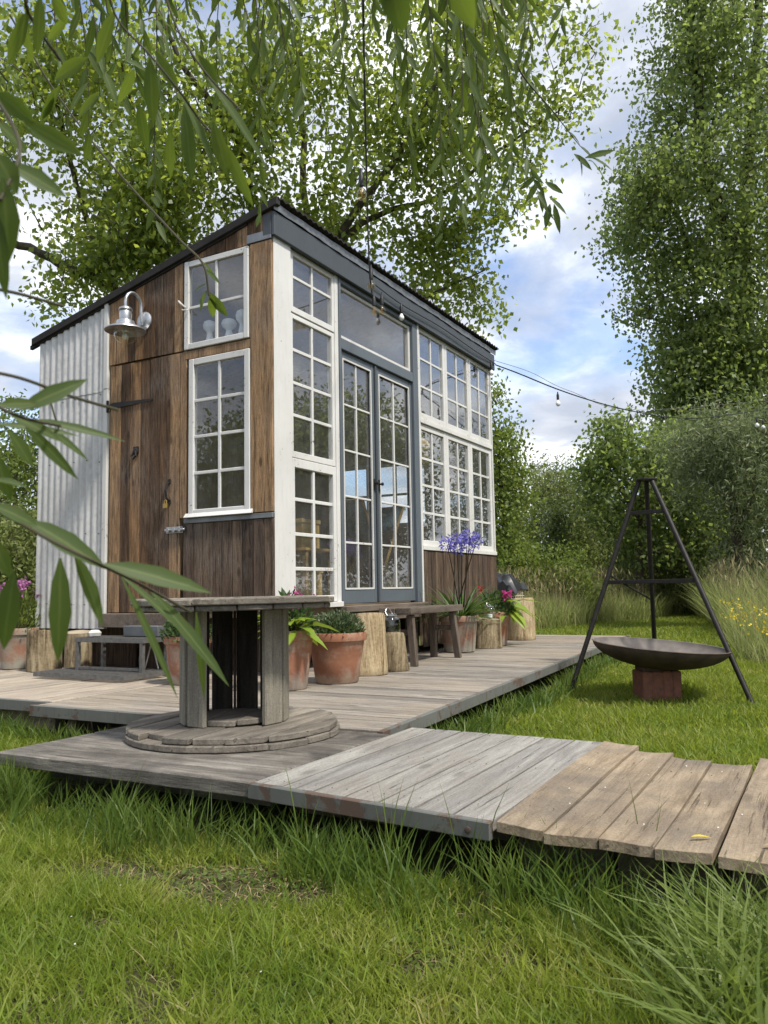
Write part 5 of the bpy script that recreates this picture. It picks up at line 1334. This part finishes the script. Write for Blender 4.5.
# far woods closing the horizon
rng = np.random.default_rng(77); n = 90000
fx = rng.uniform(-60, 840, n); fd = rng.uniform(34, 48, n); hh = 2.6+1.2*np.sin(fx*.03)+.8*np.sin(fx*.11+1)+.5*np.sin(fx*.31)
zz_ = GZ+rng.uniform(0, 1, n)**.8*hh*(1+.3*rng.normal(size=n)*.4)
base = CAM+(FW*np.array([1, 1, 0]))[None]*fd[:, None]+RT[None]*((fx-384)/FPX*fd)[:, None]; base[:, 2] = np.maximum(zz_, GZ)
o = leaf_mesh('woods', L['darkshrub'], None, base, rand_dirs(n, rng), rand_dirs(n, rng), rng.uniform(.25, .5, n), rng.uniform(.2, .35, n)); tag(o, 'distant dark woodland closing the view behind the hedge', 'woods', kind='stuff')

# ------------------------------------------------------------------ grass
def edge_main(x): return edge_y(x)
def on_deck(P, m=0.0):
    x, y = P[:, 0], P[:, 1]
    a = (x > -1.665-m) & (x < 5.57+m) & (y > edge_y(x)-m) & (y < .6)
    b = (x > -1.55-m) & (x < 4.6) & (y > .45) & (y < 4.3)
    c = (x > -2.66-m) & (x < -1.6) & (y > -1.86) & (y < -.58+m)
    d = (x > -2.74-m) & (x < -1.48+m) & (y > -2.78) & (y < -1.8)
    e = (x > -2.85-m) & (x < -1.5+m) & (y > -3.6) & (y < -2.7)
    f = (x > -.3) & (x < 4.7) & (y > -.3) & (y < 2.7)
    return a | b | c | d | e | f

def frustum(n, d0, d1, rng, p=1.0, ext=1.25, right=None):
    d = d0+(d1-d0)*rng.uniform(0, 1, n)**p
    u = rng.uniform(-ext, right or ext, n)*384/FPX
    P = CAM[None]+FW[None]*d[:, None]+RT[None]*(u*d)[:, None]; P[:, 2] = ground_h(P[:, 0], P[:, 1])
    return P
def pnoise(P, s, o=0.0):
    x, y = P[:, 0]*s+o, P[:, 1]*s+o*1.7
    return (np.sin(x*1.3+np.sin(y*1.1)*1.2)+np.sin(y*1.7+np.sin(x*.9+1)*1.3)+.6*np.sin(x*3.1+y*2.3)+.5*np.sin(y*4.7-x*3.3))/3.1

def grass_mesh(name, mat, P, h, wdt, rng, lean=.35, curl=.5, bias=None):
    n = len(P); a = rng.uniform(0, 6.283, n); l = np.abs(rng.normal(0, lean, n))
    d = np.stack([np.cos(a)*l, np.sin(a)*l, np.ones(n)], 1)
    if bias is not None: d = d+np.asarray(bias)
    d = unit(d); s = unit(np.cross(d, unit(rng.normal(size=(n, 3)))))
    bend = np.stack([np.cos(a), np.sin(a), -.35*np.ones(n)], 1)*(curl*rng.uniform(.2, 1, n))[:, None]
    H = np.asarray(h)[:, None]; W = np.asarray(wdt)[:, None]; Pn = []
    for t_, w_ in ((0, .8), (.38, 1.0), (.72, .7), (1.0, .05)):
        c = P+d*H*t_+bend*H*t_*t_
        Pn += [c-s*W*.5*w_, c+s*W*.5*w_]
    V = np.stack(Pn, 1).reshape(-1, 3); b = np.arange(n)[:, None, None]*8
    q = np.array([[0, 1, 3, 2], [2, 3, 5, 4], [4, 5, 7, 6]])
    return np_mesh(name, V, (b+q[None]).reshape(-1, 4), mat)

rng = np.random.default_rng(101)
bare = [((-3.06, -1.72), .12, .22), ((-3.0, -2.05), .18, .26), ((-3.2, -2.75), .05, .08), ((-3.35, -1.95), .05, .07), ((-2.95, -2.3), .1, .1), ((-3.15, -1.55), .06, .1)]
def weeds(P): return pnoise(P, 2.2, 9)
def barefac(P):
    f = np.ones(len(P))
    for (cx, cy_), a, b in bare:
        q = ((P[:, 0]-cx)/a)**2+((P[:, 1]-cy_)/b)**2
        f = np.minimum(f, np.clip(q*.8-.15, .06, 1))
    return f
# near lawn
P = frustum(150000, 1.05, 3.4, rng, .62, 1.25, 2.1); P = P[~on_deck(P, .0)]
k = np.clip(.72+.5*pnoise(P, 5.5), .22, 1)*barefac(P); P = P[rng.uniform(0, 1, len(P)) < k]
h = (.036+.030*rng.uniform(0, 1, len(P))+.03*np.clip(pnoise(P, 3.1, 2), 0, 1))*(.45+.55*barefac(P)); 
o = grass_mesh('lawn_grass', L['grass'], P, h, rng.uniform(.0022, .0045, len(P)), rng, .55, .5); tag(o, 'short bright lawn grass in the foreground', 'grass', kind='stuff')
# creeping clover-like leaves and dry straw on the near lawn
P = frustum(14000, 1.1, 3.2, rng, .7, 1.2); P = P[~on_deck(P)]; P = P[pnoise(P, 4.2, 5) > .1]; P[:, 2] += rng.uniform(.008, .03, len(P)); n = len(P)
o = leaf_mesh('clover_leaves', L['grass_long'], None, P, unit(rng.normal(size=(n, 3))*np.array([1, 1, .25])), unit(rng.normal(size=(n, 3))*.4+np.array([0, 0, 1])), rng.uniform(.010, .022, n), rng.uniform(.008, .016, n)); tag(o, 'small clover leaves between the lawn grass', 'clover', kind='stuff')
P = frustum(9500, 1.1, 3.3, rng, .7, 1.2); P = P[~on_deck(P)]; P = P[rng.uniform(0, 1, len(P)) < (.12+.5*(pnoise(P, 5.5) < -.3)+.9*(barefac(P) < .6))]; P[:, 2] += .006+.012*rng.uniform(0, 1, len(P)); n = len(P)
o = leaf_mesh('dry_straw', L['straw'], None, P, unit(rng.normal(size=(n, 3))*np.array([1, 1, .12])), np.tile([0, 0, 1.], (n, 1)), rng.uniform(.03, .09, n), rng.uniform(.0015, .003, n)); tag(o, 'dry straw lying between the foreground grass', 'straw', kind='stuff')
# middle and far lawn
P = frustum(215000, 3.2, 8.2, rng, .8, 1.15, 2.1); P = P[~on_deck(P)]; P = P[rng.uniform(0, 1, len(P)) < np.clip(.8+.35*pnoise(P, 4), .3, 1)]
h = (.034+.05*rng.uniform(0, 1, len(P))**2+.045*np.clip(pnoise(P, 2.3, 2), 0, 1))
o = grass_mesh('lawn_grass', L['grass'], P, h, rng.uniform(.005, .009, len(P)), rng, .5, .5); tag(o, 'bright lawn grass around the fire bowl', 'grass', kind='stuff')
P = frustum(140000, 8, 24, rng, .8, 1.1, 1.8); P = P[~on_deck(P)]
def meadow(P):     # signed: > 0 inside the tall meadow
    x, y = P[:, 0], P[:, 1]; d = depth_of(P); u = ((P-CAM) @ RT)/d*FPX+384
    back = d-np.interp(u, [-200, 480, 560, 640, 690, 706, 722, 740, 760, 800, 1200], [14.5, 14.5, 15.5, 18, 20.5, 18, 12.4, 9.0, 7.4, 6.6, 5.0])
    return back+.5*pnoise(P, 1.1)
P = P[meadow(P) < .3]
o = grass_mesh('lawn_grass', L['grass'], P, rng.uniform(.05, .10, len(P)), rng.uniform(.012, .022, len(P)), rng, .45, .4); tag(o, 'far mown lawn strip before the meadow', 'grass', kind='stuff')
# long grass along the deck edges
def band(pts, n, wd_, rng):
    pts = [np.array(p) for p in pts]; seg = [np.linalg.norm(b-a) for a, b in zip(pts[:-1], pts[1:])]; tot = sum(seg); out = []
    for a, b, s in zip(pts[:-1], pts[1:], seg):
        m = int(n*s/tot); t_ = rng.uniform(0, 1, m)[:, None]; q = a+(b-a)*t_; nn = np.array([(b-a)[1], -(b-a)[0]])/s
        out.append(q+nn*np.abs(rng.normal(0, wd_, m))[:, None]*rng.choice([-.6, 1], m, p=[.25, .75])[:, None])
    q = np.concatenate(out); P = np.concatenate([q, np.zeros((len(q), 1))], 1); P[:, 2] = ground_h(P[:, 0], P[:, 1]); return P
P = band([(-2.70, -.45), (-2.72, -1.9), (-2.80, -2.8), (-2.90, -3.75)], 9500, .11, rng)
k = np.clip(.42+.85*pnoise(P, 5.0, 3), .06, 1)*barefac(P)**.5; P = P[rng.uniform(0, 1, len(P)) < k]
h = rng.uniform(.09, .21, len(P))*(1+.25*pnoise(P, 3, 1))*np.clip(1.15-1.5*np.clip(-2.74-P[:, 0]-.05, 0, .5), .35, 1)
o = grass_mesh('long_grass', L['grass_long'], P, h, rng.uniform(.003, .0065, len(P)), rng, .30, .45); tag(o, 'long dark grass along the front platform edges', 'grass', kind='stuff')
P = band([(-2.6, -.56), (-1.72, -.56), (-1.68, .5), (-1.58, .6), (-1.58, 3.6)], 5200, .06, rng); P = P[~on_deck(P)]
o = grass_mesh('long_grass', L['grass_long'], P, rng.uniform(.06, .16, len(P)), rng.uniform(.004, .007, len(P)), rng, .35, .4); tag(o, 'long grass in the notch left of the drum table', 'grass', kind='stuff')
P = band([(-1.45, -1.86), (1.5, -1.66), (5.5, -1.40)], 4200, .07, rng); P = P[(P[:, 1] < edge_y(P[:, 0])-.008) & ~on_deck(P)]
k = np.clip(.5+.6*pnoise(P, 3.3, 4), .15, 1); P = P[rng.uniform(0, 1, len(P)) < k]
o = grass_mesh('long_grass', L['grass_long'], P, rng.uniform(.07, .19, len(P)), rng.uniform(.006, .010, len(P)), rng, .4, .4); tag(o, 'long grass along the right edge of the deck', 'grass', kind='stuff')
# tufts in the near lawn
c0 = frustum(120, 1.5, 2.9, rng, .8, 1.1); c0 = c0[~on_deck(c0, .03)]
P = np.repeat(c0, 42, 0)+rng.normal(size=(len(c0)*42, 3))*np.array([.03, .03, 0])
P = P[barefac(P) > .5]
o = grass_mesh('grass_tufts', L['grass'], P, rng.uniform(.05, .115, len(P)), rng.uniform(.0025, .0045, len(P)), rng, .45, .5); tag(o, 'scattered taller tufts in the near lawn', 'grass', kind='stuff')
# big bluish clump in the bottom right corner
cl = [g_at(760, 1.75), g_at(735, 1.6), g_at(790, 1.9), g_at(800, 1.65), g_at(715, 1.5), g_at(705, 1.78), g_at(830, 1.8)]
cl = np.array(cl); P = np.repeat(cl, 150, 0)+rng.normal(size=(len(cl)*150, 3))*np.array([.06, .06, 0]); P[:, 2] = GZ; P = P[~on_deck(P, -.02)]
lv = -RT*.55
o = grass_mesh('long_grass_clump', L['grass_blue'], P, rng.uniform(.14, .29, len(P)), rng.uniform(.004, .0078, len(P)), rng, .34, .75, lv*.55); tag(o, 'long arching bluish grass clump in the lower right corner', 'grass', kind='stuff')
# taller stems with seed tips in front of the grey platform
q0 = np.array([g_at(379, 2.36), g_at(391, 2.33), g_at(384, 2.3), g_at(120, 2.6), g_at(640, 2.2), g_at(470, 2.25), g_at(300, 2.5)])
P = np.repeat(q0, 5, 0)+rng.normal(size=(35, 3))*np.array([.012, .012, 0])
o = grass_mesh('tall_grass_stems', L['grass_long'], P, rng.uniform(.18, .33, 35), rng.uniform(.003, .005, 35), rng, .14, .25); tag(o, 'few taller grass stems standing before the grey platform', 'grass', kind='stuff')
# tall meadow
P = frustum(125000, 5.0, 26, rng, .75, 1.3, 2.3); m_ = meadow(P); P = P[(m_ > 0) & (m_ < 7.5)]; m_ = meadow(P); P = P[~on_deck(P, .2)]; m_ = meadow(P)
h = np.where(depth_of(P) > 12, np.clip(.62+m_*.16, .55, 1.05), np.clip(.36+m_*.14, .3, .8))*rng.uniform(.6, 1.2, len(P))*(1+.25*pnoise(P, 1.3, 3)); dd = depth_of(P)
P2 = frustum(60000, 13, 24, rng, .9, 1.05); m2 = meadow(P2); k2 = (m2 > 0) & (m2 < 6); P2 = P2[k2]; m2 = m2[k2]
h = np.concatenate([h, np.clip(.6+m2*.12, .5, 1.0)*rng.uniform(.55, 1.15, len(P2))]); P = np.concatenate([P, P2]); dd = depth_of(P)
o = grass_mesh('meadow_grass', L['tall'], P, h, rng.uniform(.5, 1.1, len(P))*.0011*dd, rng, .28, .4); tag(o, 'tall pale meadow grass behind and right of the lawn', 'grass', kind='stuff')
P = frustum(26000, 6, 24, rng, .8, 1.2); m_ = meadow(P); P = P[(m_ > .9) & (m_ < 6)]; Q = frustum(16000, 13, 24, rng, .9, 1.05); mq = meadow(Q); Q = Q[(mq > .4) & (mq < 5)]; P = np.concatenate([P, Q]); P = P[(depth_of(P) > 13) | (rng.uniform(0, 1, len(P)) < .22)]; n = len(P)
hh = rng.uniform(.65, 1.12, n); tip = P+np.array([0, 0, 1.])*hh[:, None]+rng.normal(size=(n, 3))*np.array([.07, .07, 0])
o = leaf_mesh('seed_heads', L['seed'], None, tip, unit(rng.normal(size=(n, 3))*.35+np.array([0, 0, 1.])), rng.normal(size=(n, 3)), rng.uniform(.10, .2, n), rng.uniform(.012, .022, n)); tag(o, 'dry seed heads over the meadow grass', 'seed heads', kind='stuff')
st = grass_mesh('seed_stalks', L['seed'], P, hh*1.02, np.full(n, .007), rng, .05, .05); tag(st, 'thin dry stalks rising from the meadow', 'stalks', kind='stuff')
# buttercups
P = frustum(6000, 6.5, 14, rng, 1, 1.05); m_ = meadow(P); u = ((P-CAM) @ RT)/depth_of(P)*FPX+384; P = P[(m_ > -.1) & (m_ < 1.8) & (u > 690)]; P = P[:260]; n = len(P); P[:, 2] += rng.uniform(.3, .6, n)
P = np.repeat(P, 3, 0)+rng.normal(size=(n*3, 3))*.012; n = len(P)
o = leaf_mesh('buttercups', L['yellow'], None, P, rand_dirs(n, rng), rand_dirs(n, rng), np.full(n, .026), np.full(n, .024)); tag(o, 'yellow buttercups in the meadow right of the fire bowl', 'flowers', kind='stuff')
# fallen petals and leaves
for k, (px, py, d, m_) in enumerate(((700, 840, 1.95, 'yellow'), (748, 846, 1.9, 'straw'))):
    y_ = [-3.24, -3.40][k]; x_ = [-2.70, -2.70][k]
    r_ = leaf_arrays(np.array([[x_, y_, DZ+.012]]), np.array([[.5, -.8, .05]]), np.array([[0, 0, 1.]]), np.array([.05]), np.array([.016]), 'long', .15)
    o = np_mesh('fallen_leaf', r_[0], r_[1], L[m_]); tag(o, ['yellow fallen leaf on the darker tan plank', 'straw coloured fallen leaf on the widest plank'][k], 'leaf')
P = []
for k in range(16): P.append((random.uniform(-2.7, -1.7), random.uniform(-3.5, -2.8), DZ+.012))
for (px, d) in ((123, 2.2), (76, 2.0), (80, 1.85), (36, 1.6), (160, 2.3), (260, 1.7)):
    q = g_at(px, d); P.append((q[0], q[1], GZ+.06))
P = np.array(P); n = len(P)
o = leaf_mesh('fallen_petals', L['white'], None, P, unit(RNG.normal(size=(n, 3))*np.array([1, 1, .1])), np.tile([0, 0, 1.], (n, 1))+RNG.normal(size=(n, 3))*.2, np.full(n, .0065), np.full(n, .005)); tag(o, 'tiny white petals scattered on planks and lawn', 'petals', kind='stuff')

# ------------------------------------------------------------------ overhanging willow (trunk stands behind the photographer's left shoulder)
wt = thing('willow_tree', 'willow whose long narrow leaves hang in strands before the cabin', 'tree', (-7.4, -1.4, GZ))
mb = MB()
mb.tube(smooth_path([(-7.4, -1.4, GZ), (-7.3, -1.45, .8), (-7.0, -1.6, 2.2), (-6.2, -1.8, 3.3), (-5.2, -2.0, 3.75), (-4.0, -2.3, 3.95), (-2.8, -2.6, 3.9)], 6), [.30-.0075*i for i in range(37)], 12)
mb.tube(smooth_path([(-7.0, -1.6, 2.2), (-6.0, -1.2, 2.9), (-4.9, -.9, 3.2), (-3.8, -.6, 3.3)], 6), [.12-.005*i for i in range(19)], 10)
mb.tube(smooth_path([(-5.2, -2.0, 3.75), (-4.3, -1.3, 3.7), (-3.2, -.7, 3.6), (-2.3, -.4, 3.5)], 6), [.09-.0035*i for i in range(19)], 8)
mb.build('trunk', M['bark'], wt, smooth=True)

class Twigs:
    def tube(self, *a, **k):
        m_ = MB(); m_.tube(*a, **k); m_.build('twig', M['twig'], wt, smooth=True)
tw = Twigs()
LV = []     # base, tip, width(m), curve
def px_leaf(b, e, wpx, d, d2=None, sag=.12):
    d2 = d2 or d
    LV.append((at(*b, d), at(*e, d2), wpx*d/FPX, sag))
near = [((20, 410), (88, 377), 17, .62), ((-4, 424), (80, 431), 9, .66), ((30, 419), (126, 436), 9, .70), ((40, 424), (92, 458), 9, .72), ((24, 424), (79, 480), 12, .66),
        ((8, 430), (36, 468), 14, .6), ((-6, 452), (13, 503), 15, .6), ((-2, 405), (40, 402), 12, .6), ((10, 415), (66, 440), 12, .64), ((26, 520), (110, 566), 22, .62), ((104, 564), (213, 588), 20, .62), ((60, 558), (60, 668), 21, .60), ((74, 553), (108, 628), 15, .64),
        ((122, 578), (184, 700), 8, .75), ((150, 590), (236, 684), 14, .78), ((120, 575), (214, 650), 9, .8), ((196, 612), (206, 704), 8, .8), ((14, 572), (1, 655), 22, .55), ((-8, 505), (40, 524), 16, .58), ((-10, 535), (12, 580), 16, .55), ((-5, 480), (28, 484), 10, .6),
        ((-4, 92), (35, 123), 19, .62), ((24, 122), (82, 154), 19, .64), ((8, 164), (68, 194), 19, .62), ((-6, 152), (20, 194), 24, .55), ((2, 178), (11, 262), 24, .55), ((-4, 122), (30, 152), 16, .62), ((-6, 205), (6, 300), 16, .55),
        ((29, 10), (6, 66), 13, .8), ((25, 25), (32, 64), 8, .85), ((40, -6), (38, 58), 12, .78), ((52, -6), (68, 26), 12, .85), ((68, 18), (45, 42), 9, .9), ((115, 12), (94, 64), 14, .95), ((88, 58), (50, 80), 14, .95), ((150, 58), (153, 126), 15, .95),
        ((155, 52), (180, 92), 13, 1.0), ((184, 105), (193, 182), 14, .95), ((139, 103), (147, 153), 11, 1.0), ((134, 68), (119, 106), 11, 1.0), ((178, 90), (222, 168), 11, 1.0), ((203, 72), (274, 164), 10, 1.0), ((213, 122), (229, 180), 15, .98), ((226, 144), (251, 208), 13, 1.0), ((198, 55), (220, 88), 12, 1.0), ((60, 86), (40, 122), 10, 1.0), ((53, 92), (42, 124), 9, 1.0), ((100, 92), (74, 118), 9, 1.1), ((170, 130), (170, 180), 10, 1.05), ((125, 60), (150, 70), 8, 1.1),
        ((389, -20), (404, 34), 28, .42), ((452, -25), (474, 30), 24, .45), ((380, -30), (392, 18), 22, .42),
        ((204, 270), (223, 283), 7, 1.9), ((207, 291), (197, 313), 7, 1.9), ((208, 292), (229, 318), 9, 1.9), ((211, 294), (213, 320), 8, 1.9), ((206, 284), (190, 292), 4, 1.9), ((203, 262), (216, 276), 5, 1.9)]
for b, e, w_, d in near: px_leaf(b, e, w_, d, d*1.03)
for pts, r_ in (([(-60, 360, .6), (-5, 404, .61), (24, 418, .62), (60, 426, .68)], .0014), ([(-60, 480, .58), (0, 512, .6), (50, 540, .61), (95, 562, .62), (140, 584, .74), (190, 612, .8)], .0014),
                ([(-40, 60, .6), (0, 105, .6), (20, 150, .58), (0, 200, .55)], .0014), ([(-30, 284, .75), (20, 294, .8), (62, 306, .85)], .0016), ([(-30, 368, .66), (20, 378, .68), (70, 396, .72), (118, 410, .76)], .0014),
                ([(10, 15, 2.2), (50, 84, 2.2), (95, 145, 2.15), (140, 197, 2.05), (180, 240, 1.95), (203, 264, 1.9), (209, 296, 1.9)], .0026), ([(62, 440, .9), (50, 400, .9)], .0012),
                ([(105, -20, .92), (118, 20, .94), (150, 55, .95), (180, 92, .96), (200, 120, 1.0), (228, 150, 1.0)], .0014), ([(160, -20, 1.0), (178, 30, 1.0), (205, 72, 1.0), (240, 110, 1.0)], .0013), ([(30, -20, .8), (28, 12, .8), (60, 60, .95)], .0018)):
    tw.tube(smooth_path([at(*p) for p in pts], 6), r_, 6)

rng = np.random.default_rng(55)
prof = ([-40, 20, 60, 120, 165, 200, 250, 300, 340, 380, 420, 455, 490, 520, 560], [120, 120, 150, 165, 190, 150, 130, 120, 165, 110, 195, 225, 175, 200, 60])
def strand(x0, y0, x1, y1, d0, d1, step=.040, ln=.10, wd=.0155, start=-90):
    k = 9; P = []
    for i in range(k+1):
        s = i/k; P.append(at(x0+(x1-x0)*s**1.5+4*math.sin(s*6+x0), y0+(y1-y0)*s, d0+(d1-d0)*s))
    P = np.array(smooth_path(P, 5)); tw.tube([tuple(p) for p in P[::2]], [.0028-.0022*i/len(P[::2]) for i in range(len(P[::2]))], 5, cap=False)
    seg = np.linalg.norm(np.diff(P, axis=0), axis=1); cum = np.concatenate([[0], np.cumsum(seg)]); tot = cum[-1]
    s = 0.0; side = 1
    while s < tot:
        q = np.array([np.interp(s, cum, P[:, c]) for c in range(3)]); q2 = np.array([np.interp(min(s+.02, tot), cum, P[:, c]) for c in range(3)])
        dr = unit((q2-q)[None]+1e-6)[0]; a = rng.uniform(0, 6.28)
        o = np.array([math.cos(a), math.sin(a), 0]); dv = unit((dr*.7+o*rng.uniform(.35, .8)+np.array([0, 0, -.45]))[None])[0]
        l = ln*rng.uniform(.6, 1.2)*(1-.3*s/tot); LV.append((q, q+dv*l, wd*rng.uniform(.8, 1.2), rng.uniform(.05, .22))); s += step*rng.uniform(.6, 1.4)
for i in range(28):
    x1 = rng.uniform(40, 545); ym = float(np.interp(x1, *prof)); y1 = ym*rng.uniform(.35, 1.0); d = rng.uniform(1.6, 3.1)
    strand(x1-rng.uniform(-10, 50), -130, x1, y1, d, d*rng.uniform(.95, 1.1))
for i in range(13):    # thicker curtain along the top edge
    x1 = rng.uniform(180, 560); d = rng.uniform(1.8, 3.2); strand(x1-rng.uniform(-10, 30), -150, x1, rng.uniform(10, 100), d, d, .038)
for x0, x1, y1, d in ((330, 352, 172, 2.3), (425, 445, 235, 2.4), (440, 460, 200, 2.6), (500, 512, 190, 2.5), (250, 265, 215, 2.6), (150, 160, 230, 2.4), (395, 418, 185, 2.2), (468, 484, 205, 2.7)):
    strand(x0, -120, x1, y1, d, d, .034)
strand(470, -120, 546, 205, 2.0, 2.05, .04, .085, .0115)
strand(520, 60, 596, 158, 2.05, 2.1, .05, .06, .010)
for b, e, w_ in (((585, 158), (616, 149), 6), ((574, 154), (593, 169), 6), ((590, 159), (610, 182), 5), ((590, 157), (614, 168), 5), ((579, 156), (584, 176), 4), ((539, 180), (526, 203), 6), ((545, 182), (564, 193), 6), ((542, 187), (542, 212), 6), ((549, 197), (568, 213), 5), ((550, 204), (545, 228), 7), ((554, 204), (560, 233), 6), ((536, 176), (520, 190), 5)):
    px_leaf(b, e, w_, 2.05)
b_ = np.array([q[0] for q in LV]); e_ = np.array([q[1] for q in LV]); wd_ = np.array([q[2] for q in LV])
dd_ = e_-b_; ln_ = np.linalg.norm(dd_, axis=1)
view = unit(b_-CAM)
nz_ = np.full((len(b_), 1), .5); nz_[:len(near)] = .16
nr_ = unit(-view*.9+np.array([0, 0, .45])+rng.normal(size=b_.shape)*nz_)
crl = np.array([.10]*len(b_)); V, F = leaf_arrays(b_, dd_, nr_, ln_, wd_*1.08, 'long', .12)
lo = np_mesh('leaf_strands', V, F, L['willow'], wt, smooth=True)
at_ = lo.data.attributes.new('rib', 'FLOAT', 'POINT'); at_.data.foreach_set('value', np.tile(np.array([0, 1, 0]*5, dtype=np.float32), len(b_)))

# ------------------------------------------------------------------ trees around the garden outside the frame (they show in the window glass)
def round_tree(x, y, h, r, label, leaf, n, seed, group='trees around the garden behind the photographer'):
    rng = np.random.default_rng(seed); t = thing('garden_tree', label, 'tree', (x, y, GZ), group)
    mb = MB(); mb.tube([(x, y, GZ), (x+.1, y, GZ+h*.5), (x, y+.1, GZ+h*.85)], [.16, .11, .04], 8)
    d = rand_dirs(n//30, rng)*rng.uniform(.4, 1, (n//30, 1)); cl = np.array([x, y, GZ+h*.58])+d*np.array([r, r, h*.42])
    for q in cl[::6]: mb.tube([(x+.05, y, GZ+h*.4), tuple((q+np.array([x, y, GZ+h*.55]))/2), tuple(q)], [.05, .03, .01], 4, cap=False)
    mb.build('trunk', M['bark'], t)
    pos = np.repeat(cl, 30, 0)+rng.normal(size=(len(cl)*30, 3))*.42; k = len(pos)
    leaf_mesh('crown', L[leaf], t, pos, rand_dirs(k, rng), rand_dirs(k, rng), rng.uniform(.09, .15, k), rng.uniform(.06, .11, k))
for i, (x, y, h, r, lb, lf) in enumerate(((9.5, -9.0, 5.4, 2.2, 'bushy tree right of the lawn outside the frame', 'poplar_dark'), (5.5, -10.5, 6.2, 2.4, 'rounded tree beyond the right lawn outside the frame', 'shrub'), (14, -8.0, 6.0, 2.5, 'tall bushy tree far right outside the frame', 'poplar_dark'), (1.0, -13.0, 6.4, 2.6, 'broad tree well right of the planks outside the frame', 'shrub'),
        (-14, 5.0, 4.6, 2.3, 'low broad tree behind left of the photographer', 'poplar_dark'), (-13, 9.5, 5.4, 2.5, 'taller tree far left of the cabin', 'shrub'), (-17, 1.0, 6, 2.6, 'dark tree directly behind the photographer', 'poplar_dark'))):
    round_tree(x, y, h, r, lb, lf, 42000, 200+i)
